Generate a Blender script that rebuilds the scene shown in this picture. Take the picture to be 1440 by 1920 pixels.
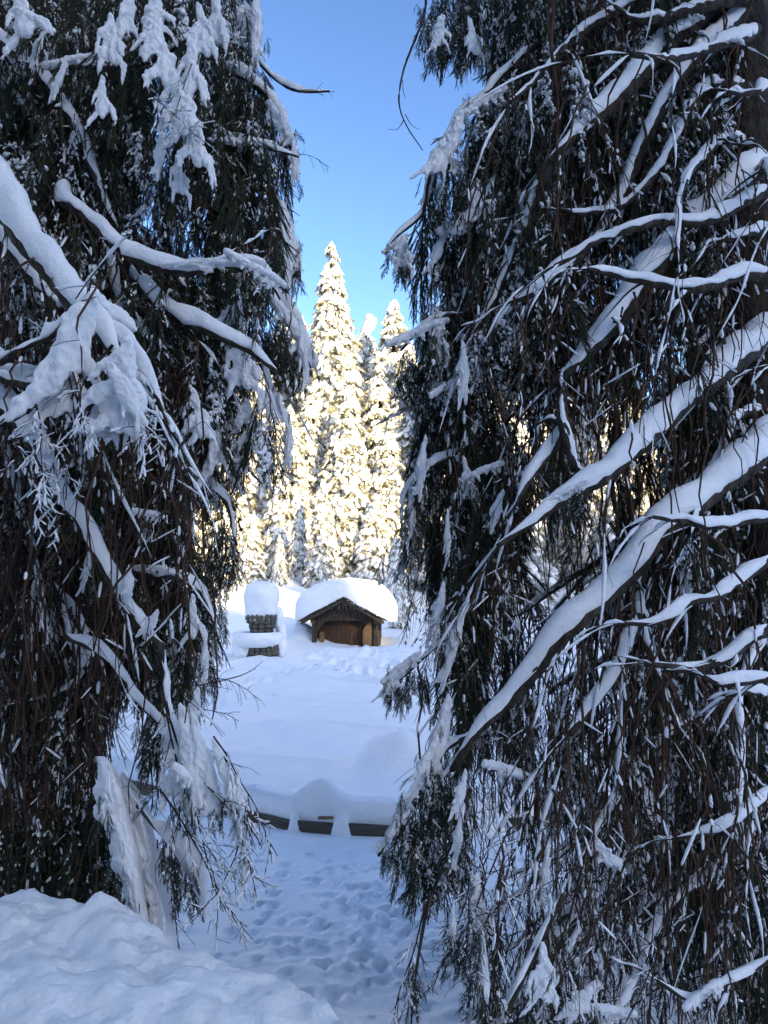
import bpy, math, random
import numpy as np
from mathutils import Vector, Matrix, Euler, noise as mnoise

# ------------------------------------------------------------------ camera, sky, sun
SC = bpy.context.scene
for o in list(bpy.data.objects):
    bpy.data.objects.remove(o)
COL = SC.collection
RNG = np.random.default_rng(7)
random.seed(7)
F_PX = 1387.0
PITCH = math.atan(160 / F_PX)
CAM_Z = 3.0
cam_d = bpy.data.cameras.new('camera')
cam_d.sensor_fit = 'VERTICAL'
cam_d.sensor_height = 36.0
cam_d.lens = 36.0 * F_PX / 1920
cam_d.clip_start = 0.05
cam_d.clip_end = 2000
cam = bpy.data.objects.new('camera', cam_d)
cam.location = (0, 0, CAM_Z)
cam.rotation_euler = (math.radians(90) + PITCH, 0, 0)
COL.objects.link(cam)
SC.camera = cam

SUN_AZ = math.radians(143)      # clockwise from +Y: behind the camera, to the right
SUN_EL = math.radians(21)
world = bpy.data.worlds.new('World')
SC.world = world
world.use_nodes = True
wn = world.node_tree.nodes
bg = wn['Background']
sky = wn.new('ShaderNodeTexSky')
sky.sky_type = 'NISHITA'
sky.sun_disc = False
sky.sun_elevation = SUN_EL
sky.sun_rotation = SUN_AZ
sky.altitude = 1200
sky.air_density = 1.0
sky.dust_density = 3.2
sky.ozone_density = 4.3
contrast = wn.new('ShaderNodeGamma')
contrast.inputs['Gamma'].default_value = 1.36
world.node_tree.links.new(sky.outputs[0], contrast.inputs['Color'])
world.node_tree.links.new(contrast.outputs[0], bg.inputs[0])
bg.inputs[1].default_value = 0.12
sun_d = bpy.data.lights.new('sun', 'SUN')
sun_d.energy = 5.0
sun_d.angle = math.radians(0.53)
sun_d.color = (1.0, 0.86, 0.62)
sun = bpy.data.objects.new('sun', sun_d)
sdir = Vector((math.sin(SUN_AZ) * math.cos(SUN_EL), math.cos(SUN_AZ) * math.cos(SUN_EL), math.sin(SUN_EL)))
sun.rotation_euler = sdir.to_track_quat('Z', 'Y').to_euler()
sun.location = (20, -20, 40)
COL.objects.link(sun)
SC.view_settings.view_transform = 'Standard'
SC.view_settings.look = 'None'
SC.view_settings.gamma = 1
SC.view_settings.exposure = 1.62
SC.view_settings.use_curve_mapping = False
SC.view_settings.use_white_balance = True
SC.view_settings.white_balance_temperature = 8500
SC.view_settings.white_balance_tint = 6
SC.cycles.max_bounces = 6
SC.cycles.diffuse_bounces = 3
SC.cycles.glossy_bounces = 2
SC.cycles.transparent_max_bounces = 4

# ------------------------------------------------------------------ helpers
def P(px, py, d):
    """photograph pixel (1440 x 1920) at distance d along world Y -> world point"""
    u = (px - 720) / F_PX
    v = (960 - py) / F_PX
    dy = math.cos(PITCH) - v * math.sin(PITCH)
    dz = math.sin(PITCH) + v * math.cos(PITCH)
    return np.array((u * d / dy, d, CAM_Z + dz * d / dy))

def proj(p):
    """world points (N,3) -> photograph pixels"""
    p = np.atleast_2d(p)
    x, y, z = p[:, 0], p[:, 1], p[:, 2] - CAM_Z
    f = y * math.cos(PITCH) + z * math.sin(PITCH)
    v = -y * math.sin(PITCH) + z * math.cos(PITCH)
    f = np.maximum(f, 1e-3)
    return np.stack([720 + F_PX * x / f, 960 - F_PX * v / f], 1)

def inside(poly, pts):
    poly = np.array(poly, float)
    x, y = pts[:, 0], pts[:, 1]
    r = np.zeros(len(pts), bool)
    j = len(poly) - 1
    for i in range(len(poly)):
        xi, yi = poly[i]
        xj, yj = poly[j]
        c = ((yi > y) != (yj > y)) & (x < (xj - xi) * (y - yi) / (yj - yi + 1e-12) + xi)
        r ^= c
        j = i
    return r

def hash2(ix, iy, s):
    h = np.sin(ix * 127.1 + iy * 311.7 + s * 74.7) * 43758.5453
    return h - np.floor(h)

def vnoise(x, y, s=0):
    ix, iy = np.floor(x), np.floor(y)
    fx, fy = x - ix, y - iy
    fx = fx * fx * fx * (fx * (fx * 6 - 15) + 10)
    fy = fy * fy * fy * (fy * (fy * 6 - 15) + 10)
    a, b = hash2(ix, iy, s), hash2(ix + 1, iy, s)
    c, d = hash2(ix, iy + 1, s), hash2(ix + 1, iy + 1, s)
    return (a * (1 - fx) + b * fx) * (1 - fy) + (c * (1 - fx) + d * fx) * fy - 0.5

def fbm(x, y, oct=4, s=0):
    r, a = 0, 1.0
    for k in range(oct):
        r = r + a * vnoise(x, y, s + k)
        x, y, a = x * 2.03 + 5.1, y * 2.03 + 1.7, a * 0.5
    return r

class MB:
    """collects vertex and face arrays, builds ONE mesh"""
    def __init__(self):
        self.v, self.f, self.m, self.n = [], [], [], 0
    def add(self, v, f, mat=0):
        v = np.asarray(v, float).reshape(-1, 3)
        f = np.asarray(f, np.int64)
        self.v.append(v)
        self.f.append(f + self.n)
        self.m.append(np.full(len(f), mat, np.int32))
        self.n += len(v)
    def mesh(self, name, mats, smooth=True):
        me = bpy.data.meshes.new(name)
        V = np.concatenate(self.v)
        me.vertices.add(len(V))
        me.vertices.foreach_set('co', V.astype(np.float32).ravel())
        li = np.concatenate([f.ravel() for f in self.f])
        cnt = np.concatenate([np.full(len(f), f.shape[1]) for f in self.f])
        st = np.concatenate([[0], np.cumsum(cnt)[:-1]])
        me.loops.add(len(li))
        me.loops.foreach_set('vertex_index', li.astype(np.int32))
        me.polygons.add(len(cnt))
        me.polygons.foreach_set('loop_start', st.astype(np.int32))
        me.polygons.foreach_set('material_index', np.concatenate(self.m))
        me.polygons.foreach_set('use_smooth', np.full(len(cnt), smooth))
        me.update(calc_edges=True)
        for mt in mats:
            me.materials.append(mt)
        return me
    def build(self, name, mats, parent=None, smooth=True, **kw):
        if not self.v:
            return None
        if not isinstance(mats, (list, tuple)):
            mats = [mats]
        return obj(name, self.mesh(name, mats, smooth), parent, **kw)

def obj(name, data, parent=None, loc=None, rot=None, scale=None, **kw):
    o = bpy.data.objects.new(name, data)
    COL.objects.link(o)
    if loc is not None:
        o.location = loc
    if rot is not None:
        o.rotation_euler = rot
    if scale is not None:
        o.scale = scale
    if parent:
        o.parent = parent
    for k, v in kw.items():
        o[k] = v
    return o

def thing(name, label, cat, loc=(0, 0, 0), rz=0, group=None):
    o = obj(name, None, None, loc, (0, 0, rz), label=label, category=cat)
    o.empty_display_size = 0.2
    if group:
        o['group'] = group
    return o

def catmull(pts, step):
    """smooth curve through pts, resampled at about step"""
    P_ = np.array(pts, float)
    P_ = np.vstack([2 * P_[0] - P_[1], P_, 2 * P_[-1] - P_[-2]])
    out = []
    for i in range(1, len(P_) - 2):
        p0, p1, p2, p3 = P_[i - 1], P_[i], P_[i + 1], P_[i + 2]
        n = max(2, int(np.linalg.norm((p2 - p1)[:3]) / step))
        for t in np.arange(n) / n:
            out.append(0.5 * ((2 * p1) + (-p0 + p2) * t + (2 * p0 - 5 * p1 + 4 * p2 - p3) * t * t + (-p0 + 3 * p1 - 3 * p2 + p3) * t ** 3))
    out.append(P_[-2])
    return np.array(out)

def frames(pts):
    t = np.gradient(pts, axis=0)
    t /= np.linalg.norm(t, axis=1, keepdims=True) + 1e-9
    up = np.array((0, 0, 1.0))
    n = up - (t @ up)[:, None] * t
    ln = np.linalg.norm(n, axis=1, keepdims=True)
    bad = ln[:, 0] < 0.12
    n[bad] = n[bad] + np.array((0.2, -0.3, 0))
    n -= np.sum(n * t, 1, keepdims=True) * t
    n /= np.linalg.norm(n, axis=1, keepdims=True) + 1e-9
    s = np.cross(t, n)
    return t, n, s

def ringfaces(nr, k, base=0, close=True):
    i = np.arange(nr - 1)[:, None] * k
    j = np.arange(k if close else k - 1)[None, :]
    a = i + j
    b = i + (j + 1) % k
    return np.stack([a, b, b + k, a + k], -1).reshape(-1, 4) + base

def tube(mb, pts, rad, k=8, mat=0, rough=0.0, seed=0):
    t, n, s = frames(pts)
    a = np.arange(k) / k * 2 * np.pi
    R = np.asarray(rad)[:, None] * (1 + rough * RNG.normal(0, 1, (len(pts), k)))
    v = pts[:, None, :] + (np.cos(a)[None, :, None] * n[:, None, :] + np.sin(a)[None, :, None] * s[:, None, :]) * R[..., None]
    mb.add(v.reshape(-1, 3), ringfaces(len(pts), k), mat)
    e = len(pts) - 1
    mb.add(np.vstack([v[e], pts[e] + t[e] * rad[-1]]), [(i, (i + 1) % k, k) for i in range(k)], mat)

def tubes_batch(mb, Pn, R, k=3, mat=0):
    """Pn (S,N,3), R (S,N)"""
    S, N, _ = Pn.shape
    if S == 0:
        return
    t = np.gradient(Pn, axis=1)
    t /= np.linalg.norm(t, axis=2, keepdims=True) + 1e-9
    ref = RNG.normal(0, 1, (S, 1, 3))
    n = ref - np.sum(ref * t, 2, keepdims=True) * t
    n /= np.linalg.norm(n, axis=2, keepdims=True) + 1e-9
    s = np.cross(t, n)
    a = np.arange(k) / k * 2 * np.pi
    v = Pn[:, :, None, :] + (np.cos(a)[None, None, :, None] * n[:, :, None] + np.sin(a)[None, None, :, None] * s[:, :, None]) * R[:, :, None, None]
    f = ringfaces(N, k)
    F = (f[None] + (np.arange(S) * N * k)[:, None, None]).reshape(-1, 4)
    mb.add(v.reshape(-1, 3), F, mat)

def ell_template(nu=6, nv=4, noise_amp=0.0, seed=0):
    v = [(0, 0, 1.0)]
    for j in range(1, nv):
        th = math.pi * j / nv
        for i in range(nu):
            ph = 2 * math.pi * (i + 0.5 * (j % 2)) / nu
            v.append((math.sin(th) * math.cos(ph), math.sin(th) * math.sin(ph), math.cos(th)))
    v.append((0, 0, -1.0))
    v = np.array(v)
    if noise_amp:
        r = np.random.default_rng(seed)
        v = v * (1 + r.uniform(-noise_amp, noise_amp, (len(v), 1)))
    tri = []
    for i in range(nu):
        tri.append((0, 1 + i, 1 + (i + 1) % nu))
    for j in range(nv - 2):
        for i in range(nu):
            a = 1 + j * nu + i
            b = 1 + j * nu + (i + 1) % nu
            tri += [(a, a + nu, b + nu), (a, b + nu, b)]
    last = len(v) - 1
    for i in range(nu):
        a = 1 + (nv - 2) * nu + i
        b = 1 + (nv - 2) * nu + (i + 1) % nu
        tri.append((a, last, b))
    return v, np.array(tri)

def scatter(mb, tv, tf, C, A, mat=0):
    """template copies: centres C (M,3), matrices A (M,3,3) whose columns are the template axes"""
    C, A = np.asarray(C), np.asarray(A)
    M = len(C)
    if M == 0:
        return
    v = np.einsum('mij,nj->mni', A, tv) + C[:, None, :]
    F = (tf[None] + (np.arange(M) * len(tv))[:, None, None]).reshape(-1, tf.shape[1])
    mb.add(v.reshape(-1, 3), F, mat)

def axes_from_dir(d, roll=None):
    """d (M,3) unit: z axis along d, y axis as far up as it can be"""
    d = d / (np.linalg.norm(d, axis=1, keepdims=True) + 1e-9)
    up = np.tile(np.array((0.02, 0.03, 1.0)), (len(d), 1))
    n = up - np.sum(up * d, 1, keepdims=True) * d
    ln = np.linalg.norm(n, axis=1, keepdims=True)
    n = np.where(ln < 0.1, np.array((0.0, -1.0, 0.1)), n)
    n -= np.sum(n * d, 1, keepdims=True) * d
    n /= np.linalg.norm(n, axis=1, keepdims=True) + 1e-9
    s = np.cross(n, d)
    if roll is not None:
        c, si = np.cos(roll)[:, None], np.sin(roll)[:, None]
        s, n = s * c + n * si, n * c - s * si
    return s, n, d

# ------------------------------------------------------------------ materials
def nmat(name, rough=0.8):
    m = bpy.data.materials.new(name)
    m.use_nodes = True
    nt = m.node_tree
    b = nt.nodes['Principled BSDF']
    b.inputs['Roughness'].default_value = rough
    b.inputs['Specular IOR Level'].default_value = 0.25
    return m, nt, b

def noise_mat(name, cols, scale=8, rough=0.85, bump=0.0, bscale=30, stretch=None, detail=4, bdist=0.02, pos=None):
    m, nt, b = nmat(name, rough)
    N, L = nt.nodes, nt.links
    tc = N.new('ShaderNodeTexCoord')
    src = tc.outputs['Object']
    if stretch:
        mp = N.new('ShaderNodeMapping')
        mp.inputs['Scale'].default_value = stretch
        L.new(src, mp.inputs[0])
        src = mp.outputs[0]
    nz = N.new('ShaderNodeTexNoise')
    nz.inputs['Scale'].default_value = scale
    nz.inputs['Detail'].default_value = detail
    L.new(src, nz.inputs['Vector'])
    cr = N.new('ShaderNodeValToRGB')
    el = cr.color_ramp.elements
    n = len(cols)
    for i, c in enumerate(cols):
        p = (pos[i] if pos else 0.3 + 0.4 * i / max(1, n - 1))
        e = el[i] if i < 2 else el.new(p)
        e.position = p
        e.color = (*c, 1)
    L.new(nz.outputs['Fac'], cr.inputs[0])
    L.new(cr.outputs[0], b.inputs['Base Color'])
    if bump:
        n2 = N.new('ShaderNodeTexNoise')
        n2.inputs['Scale'].default_value = bscale
        n2.inputs['Detail'].default_value = 6
        L.new(src, n2.inputs['Vector'])
        bp = N.new('ShaderNodeBump')
        bp.inputs['Strength'].default_value = bump
        bp.inputs['Distance'].default_value = bdist
        L.new(n2.outputs['Fac'], bp.inputs['Height'])
        L.new(bp.outputs[0], b.inputs['Normal'])
    return m

M_FIELD = noise_mat('snow_field', [(0.80, 0.82, 0.85), (0.86, 0.87, 0.88)], 3, 0.7, 0.5, 14, bdist=0.03)
M_BANK = noise_mat('snow_bank', [(0.76, 0.755, 0.74), (0.86, 0.86, 0.85)], 4, 0.75, 0.6, 34, bdist=0.02)
M_SNOW = noise_mat('snow_load', [(0.80, 0.81, 0.82), (0.86, 0.86, 0.86)], 6, 0.75, 0.5, 45, bdist=0.012)
M_CRUST = noise_mat('crusted_snow', [(0.78, 0.78, 0.78), (0.85, 0.85, 0.86)], 6, 0.75, 0.6, 18, bdist=0.03)
M_FARSNOW = noise_mat('snow_on_far_trees', [(0.74, 0.74, 0.73), (0.86, 0.85, 0.83)], 1.5, 0.8, 0.6, 5, bdist=0.1)
M_BARK = noise_mat('bark', [(0.022, 0.017, 0.013), (0.055, 0.042, 0.032), (0.10, 0.09, 0.07)], 22, 0.9, 1.0, 60, stretch=(1, 1, 0.5), bdist=0.02, pos=[0.3, 0.55, 0.75])
M_STEM = noise_mat('brown_stem', [(0.030, 0.017, 0.011), (0.105, 0.056, 0.034)], 12, 0.85)
M_TWIG = noise_mat('reddish_twig', [(0.026, 0.015, 0.011), (0.085, 0.046, 0.031)], 15, 0.8)
M_NEEDLE = noise_mat('needles', [(0.012, 0.020, 0.012), (0.028, 0.044, 0.025), (0.065, 0.078, 0.048)], 9, 0.7, pos=[0.35, 0.55, 0.75])
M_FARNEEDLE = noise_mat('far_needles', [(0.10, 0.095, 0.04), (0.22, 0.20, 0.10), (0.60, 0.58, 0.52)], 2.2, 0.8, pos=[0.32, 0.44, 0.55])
M_WOOD = noise_mat('weathered_wood', [(0.020, 0.014, 0.010), (0.055, 0.040, 0.028), (0.11, 0.09, 0.07)], 9, 0.85, 0.5, 40, stretch=(6, 6, 0.6), bdist=0.01, pos=[0.3, 0.5, 0.75])
M_INNER = noise_mat('brown_wood', [(0.030, 0.014, 0.008), (0.115, 0.058, 0.030)], 6, 0.8, 0.4, 30, stretch=(6, 6, 0.6), bdist=0.01)
M_WARM = noise_mat('tan_sunlit_wood', [(0.12, 0.065, 0.03), (0.24, 0.14, 0.07)], 6, 0.8, 0.4, 30, stretch=(6, 6, 0.6), bdist=0.01)  # tan wood; on jamb, panel and purlins the warmth is painted sunlight
M_BOARD = noise_mat('grey_board', [(0.055, 0.045, 0.035), (0.13, 0.11, 0.085)], 7, 0.85, 0.5, 40, stretch=(0.5, 0.5, 8), bdist=0.006)
M_STONE = noise_mat('grey_stone', [(0.05, 0.047, 0.04), (0.20, 0.18, 0.145)], 9, 0.9, 0.8, 30, bdist=0.02)
M_MORTAR = noise_mat('dark_mortar', [(0.05, 0.045, 0.04), (0.09, 0.08, 0.07)], 9, 0.95)

# ------------------------------------------------------------------ the ground
fx = np.array([-40, -8, -5, -3.5, -2.1, -1.15, -0.6, 0.3, 1, 2, 4, 8, 40.0])
fy = np.array([30, 14.5, 12.3, 11.0, 10.0, 9.32, 9.17, 9.07, 9.15, 9.5, 10.4, 12.5, 30.0])
def fence_y(x):
    return np.interp(x, fx, fy)

def sstep(a, b, x):
    t = np.clip((x - a) / (b - a), 0, 1)
    return t * t * (3 - 2 * t)

def gauss(x, y, cx, cy, rx, ry, h, p=2):
    return h * np.exp(-(np.abs((x - cx) / rx) ** p + np.abs((y - cy) / ry) ** p))

dr = np.random.default_rng(3)
DIMPLES = []
for _ in range(210):
    DIMPLES.append((dr.normal(-0.1, 0.55), dr.normal(7.0, 0.75), dr.uniform(0.03, 0.07), dr.uniform(0.012, 0.04)))
for _ in range(60):
    DIMPLES.append((dr.uniform(-1.4, 1.6), dr.uniform(5.2, 8.6), dr.uniform(0.02, 0.05), dr.uniform(0.015, 0.04)))
def trail(pts, n, spread, r, d):
    pts = np.array(pts, float)
    for i in range(n):
        t = i / (n - 1) * (len(pts) - 1)
        k = min(int(t), len(pts) - 2)
        p = pts[k] + (pts[k + 1] - pts[k]) * (t - k)
        DIMPLES.append((p[0] + dr.normal(0, spread), p[1] + dr.normal(0, spread * 1.6), r * dr.uniform(0.7, 1.3), d * dr.uniform(0.6, 1.3)))
trail([(-4.8, 18.5), (-2.6, 20.2), (-0.6, 19.6), (1.2, 18.2)], 46, 0.14, 0.16, 0.13)
trail([(-4.4, 16.5), (-2.8, 17.2), (0.2, 15.8), (2.0, 14.9)], 40, 0.14, 0.14, 0.08)
trail([(-2.4, 25.5), (-1.2, 23.4), (-0.9, 21.0), (-2.0, 19.8)], 40, 0.25, 0.18, 0.15)
trail([(-0.7, 25.5), (0.4, 22.5)], 16, 0.2, 0.16, 0.12)
trail([(-1.6, 9.6), (-0.9, 9.9)], 3, 0.1, 0.05, 0.03)

RIDGE_S = 150.0
RIDGE = 62.0
def ground_z(x, y):
    yf = fence_y(x)
    front = 0.10 + 0.10 * fbm(x * 0.8, y * 0.9, 3, 11)
    front = front + 0.9 * sstep(-0.4, -3.0, x) * sstep(6.6, 3.6, y) + 0.25 * sstep(6.2, 4.8, y) * sstep(1.4, -0.6, x)
    front = front + 0.075 * fbm(x * 1.7, y * 2.4, 4, 31) * sstep(1.3, 0.2, np.abs(x + 0.1)) * sstep(1.6, 0.4, np.abs(y - 7.1))
    dist = y - yf
    fm = sstep(-0.8, -0.08, y - yf)
    front = front * (1 - fm) + 0.205 * fm
    back = 0.53 + np.clip(dist, 0, 60) * 0.024
    back = back + 1.55 * sstep(28, 40, y) * sstep(-1.0, -6.0, x) + 0.5 * sstep(30, 40, y)
    w = sstep(0.4, 6, dist)
    skew = y + 0.42 * x
    back = back + w * (0.62 * (0.35 - np.abs(vnoise(x * 0.13 + 3, skew * 0.5, 5)) * 1.6) + 0.44 * (0.3 - np.abs(vnoise(x * 0.25, skew * 1.0, 6)) * 1.6) + 0.05 * vnoise(x * 0.6, skew * 3.1, 8) + 0.16 * fbm(x * 0.22, y * 0.25, 3, 9))
    st = sstep(0.005, 0.11, dist + 0.03 * vnoise(x * 6, x * 0, 3))
    z = front * (1 - st) + back * st
    # rounded snow pillow along the top of the boards
    z = z + gauss(x, y, x, yf + 0.28, 1, 0.22, 0.045) * sstep(0.0, 0.12, dist)
    z = z + gauss(x, y, -0.80, 9.42, 0.26, 0.26, 0.21, 2.4) * sstep(-0.02, 0.16, dist)
    z = z + gauss(x, y, 0.02, 11.2, 0.46, 0.55, 0.38, 3) + gauss(x, y, 0.85, 11.3, 0.7, 0.6, 0.31, 3)
    # snow heaped against the boards from in front, between the boards that show
    for cx, wd, h in ((-1.085, 0.055, 0.245), (-0.51, 0.085, 0.25), (-2.95, 0.30, 0.2), (1.2, 0.3, 0.22)):
        z = np.maximum(z, (0.16 + h * sstep(1.5, 0.8, np.abs(x - cx) / wd + 1.2 * np.abs(z * 0)) * np.exp(-(np.abs(y - fence_y(x) + 0.0) / 0.075) ** 4)) * (dist < 0.05) + -9 * (dist >= 0.05))
    # drift beside the shed, forest floor, hills
    z = z + gauss(x, y, -3.3, 30.2, 0.9, 0.9, 0.75) + gauss(x, y, -6.6, 29.5, 0.7, 0.8, 0.5) + gauss(x, y, 1.2, 26, 1.2, 1.2, 0.25)
    z = z + sstep(42, 110, y) * 16 + sstep(60, 260, np.abs(x)) * 30 + sstep(110, 400, y) * 30
    z = z + 1.0 * fbm(x * 0.12, y * 0.12, 3, 17) * sstep(36, 48, y)
    # the hill behind the camera
    s = x * math.sin(SUN_AZ) + y * math.cos(SUN_AZ)
    z = z + sstep(30, 150, s) * RIDGE + sstep(-20, -160, y) * 55 * sstep(60, -20, s)
    z = np.where(s > 30, np.minimum(z, RIDGE + 2.5), z)
    return z

def axis(segs):
    out = [segs[0][0]]
    for a, b, st in segs:
        n = max(1, int(round((b - a) / st)))
        out += list(a + (b - a) * (np.arange(n) + 1) / n)
    return np.array(out)
gx = axis([(-600, -120, 60), (-120, -30, 5), (-30, -8, 0.6), (-8, -3.6, 0.11), (-3.6, 3.0, 0.035), (3.0, 8, 0.12), (8, 30, 0.7), (30, 120, 5), (120, 600, 60)])
gy = axis([(-500, -60, 40), (-60, -2, 2.0), (-2, 4.5, 0.25), (4.5, 9.0, 0.036), (9.0, 10.2, 0.022), (10.2, 13, 0.045), (13, 27, 0.10), (27, 45, 0.3), (45, 120, 2.5), (120, 700, 40)])
X, Y = np.meshgrid(gx, gy)
Z = ground_z(X, Y)
for cx, cy, r, d in DIMPLES:
    i0, i1 = np.searchsorted(gx, (cx - 3 * r, cx + 3 * r))
    j0, j1 = np.searchsorted(gy, (cy - 3.6 * r, cy + 3.6 * r))
    q = ((X[j0:j1, i0:i1] - cx) / r) ** 2 + ((Y[j0:j1, i0:i1] - cy) / (r * 1.2)) ** 2
    Z[j0:j1, i0:i1] += d * (-np.exp(-q * 1.2) + 0.45 * np.exp(-((np.sqrt(q) - 1.5) / 0.5) ** 2))
mb = MB()
nx = len(gx)
ii = (np.arange(len(gy) - 1)[:, None] * nx + np.arange(nx - 1)[None, :]).ravel()
mb.add(np.stack([X, Y, Z], -1).reshape(-1, 3), np.stack([ii, ii + 1, ii + nx + 1, ii + nx], 1))
mb.build('snow_ground', M_FIELD, kind='structure')

def gz(x, y):
    return float(ground_z(np.array([float(x)]), np.array([float(y)]))[0])

# cleared snow bank in the left foreground
gx2 = axis([(-6, -2.2, 0.12), (-2.2, 0.6, 0.014), (0.6, 1.2, 0.1)])
gy2 = axis([(-1.5, 0.9, 0.15), (0.9, 2.9, 0.014), (2.9, 4.4, 0.06)])
X, Y = np.meshgrid(gx2, gy2)
ex = np.array([-6, -2.6, -1.35, -1.0, -0.55, -0.13, 0.05, 0.35, 1.2])
ey = np.array([3.4, 2.85, 2.52, 2.44, 2.26, 1.90, 1.66, 1.2, -1.6])
edge = np.interp(X, ex, ey) + 0.10 * fbm(X * 3, X * 0 + 3, 3, 41)
dd = (Y - edge)
Z = 2.035 - 0.05 * sstep(-1.3, 0.0, X) * 1.0 + 0.03 * (edge - Y) * (dd < 0)
Z = Z + 0.16 * fbm(X * 2.0, Y * 2.4, 3, 51) + 0.035 * np.abs(fbm(X * 5, Y * 5, 2, 61)) + 0.045 * fbm(X * 7 + 2, Y * 7, 3, 66) + 0.012 * fbm(X * 30, Y * 30, 3, 71)
Z = Z - 1.9 * np.clip(dd, 0, 3) ** 1.25 * 1.3 - sstep(1.0, -0.5, Y) * 0.7
Z = np.maximum(Z, -0.6)
mb = MB()
nx = len(gx2)
ii = (np.arange(len(gy2) - 1)[:, None] * nx + np.arange(nx - 1)[None, :]).ravel()
mb.add(np.stack([X, Y, Z], -1).reshape(-1, 3), np.stack([ii, ii + 1, ii + nx + 1, ii + nx], 1))
mb.build('snow_bank', M_BANK, kind='structure')

# ------------------------------------------------------------------ boxes and other built things
def box(mb, x0, x1, y0, y1, z0, z1, mat=0, jit=0.0):
    v = np.array([(x, y, z) for z in (z0, z1) for y in (y0, y1) for x in (x0, x1)], float)
    if jit:
        v += RNG.uniform(-jit, jit, v.shape)
    mb.add(v, [(0, 2, 3, 1), (4, 5, 7, 6), (0, 1, 5, 4), (2, 6, 7, 3), (0, 4, 6, 2), (1, 3, 7, 5)], mat)

def prism(mb, poly, y0, y1, mat=0):
    """polygon in x,z extruded along y"""
    n = len(poly)
    v = [(x, y0, z) for x, z in poly] + [(x, y1, z) for x, z in poly]
    mb.add(v, [(i, (i + 1) % n, n + (i + 1) % n, n + i) for i in range(n)], mat)
    for c, off in ((y0, 0), (y1, n)):
        cx = np.mean([p[0] for p in poly]); cz = np.mean([p[1] for p in poly])
        mb.add([(x, c, z) for x, z in poly] + [(cx, c, cz)], [(i, (i + 1) % n, n) for i in range(n)], mat)

# --- the shed
HUT = P(646, 1206, 29.0)
hz0 = gz(HUT[0], 29.0)
shed = thing('wooden_shed', 'small dark wooden shed with arched open front and thick domed snow cap', 'shed', (HUT[0], 29.0, hz0), math.radians(-5))
W2, ZE, ZR, DEP = 1.22, 1.12, 1.78, 2.2     # half width, eave, ridge, depth
slope = (ZR - ZE) / W2
# opening outline: chamfered arch
def arch_z(x):
    ax = abs(x + 0.03)
    if ax > 0.98: return -1
    if ax < 0.62: return 1.0
    return 1.0 - ((ax - 0.62) / 0.36) ** 2 * 0.42
npl = 17
for i in range(npl):
    xa = -W2 + 2 * W2 * i / npl
    xb = -W2 + 2 * W2 * (i + 1) / npl - 0.008
    zt = ZR - slope * max(abs(xa), abs(xb)) - 0.03
    zt2 = ZR - slope * min(abs(xa), abs(xb)) - 0.03
    za, zb = arch_z(xa), arch_z(xb)
    if max(za, zb) < 0: za = zb = -0.7
    if za < 0: za = 0.55 if zb > 0 else -0.7
    if zb < 0: zb = 0.55 if za > 0 else -0.7
    m_ = MB()
    ya = RNG.uniform(-0.008, 0.008)
    ta = ZR - slope * abs(xa) - 0.03; tb = ZR - slope * abs(xb) - 0.03
    prism(m_, [(xa, za), (xb, zb), (xb, tb), (xa, ta)], ya, ya + 0.03)
    m_.build('plank', M_WOOD, shed, smooth=False)
for side in (-1, 1):                                   # posts and side walls
    m_ = MB(); box(m_, side * 1.21 - 0.07, side * 1.21 + 0.07, -0.05, 0.10, -0.7, ZE + 0.02, jit=0.004)
    m_.build('corner_post', M_WOOD, shed, smooth=False)
    for k in range(9):
        m_ = MB(); y0 = 0.11 + k * (DEP - 0.12) / 9
        box(m_, side * W2 - 0.015, side * W2 + 0.02, y0, y0 + (DEP - 0.12) / 9 - 0.008, -0.7, ZE, jit=0.004)
        m_.build('side_plank', M_WOOD, shed, smooth=False)
m_ = MB(); box(m_, -0.98, -0.82, 0.035, 0.31, -0.7, 0.55); m_.build('door_jamb', M_WARM, shed, smooth=False)  # sunlight on the inner jamb is put into its colour
m_ = MB(); prism(m_, [(0.74, -0.7), (1.06, -0.7), (1.06, 0.92), (0.96, 0.95), (0.80, 0.74), (0.72, 0.62)], -0.10, -0.055)  # face of the right post, its sunlit warmth put into the colour
m_.build('sunlit_panel', M_WARM, shed, smooth=False)
for k in range(14):                                    # back wall
    m_ = MB(); x0 = -1.18 + k * 2.36 / 14
    yy = 0.32 + RNG.uniform(-0.012, 0.012)
    box(m_, x0, x0 + 2.36 / 14 - 0.01, yy, yy + 0.03, -0.7, ZE + 0.3)
    m_.build('back_plank', M_INNER, shed, smooth=False)
m_ = MB(); box(m_, -1.2, 1.2, 0.80, 0.84, -0.7, ZE + 0.25); m_.build('back_wall', M_INNER, shed, smooth=False)
for k in range(4):
    m_ = MB(); box(m_, -1.15, 1.15, 0.05 + k * 0.18, 0.05 + k * 0.18 + 0.16, -0.5, -0.42); m_.build('floor_board', M_INNER, shed, smooth=False)
for x0, z0 in ((0, ZR - 0.16), (-W2 - 0.02, ZE - 0.16), (W2 + 0.02, ZE - 0.16)):
    m_ = MB(); box(m_, x0 - 0.07, x0 + 0.07, -0.26, -0.05, z0 - 0.06, z0 + 0.07); m_.build('purlin_end', M_WARM, shed, smooth=False)  # beam ends, sunlit tone painted in
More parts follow.
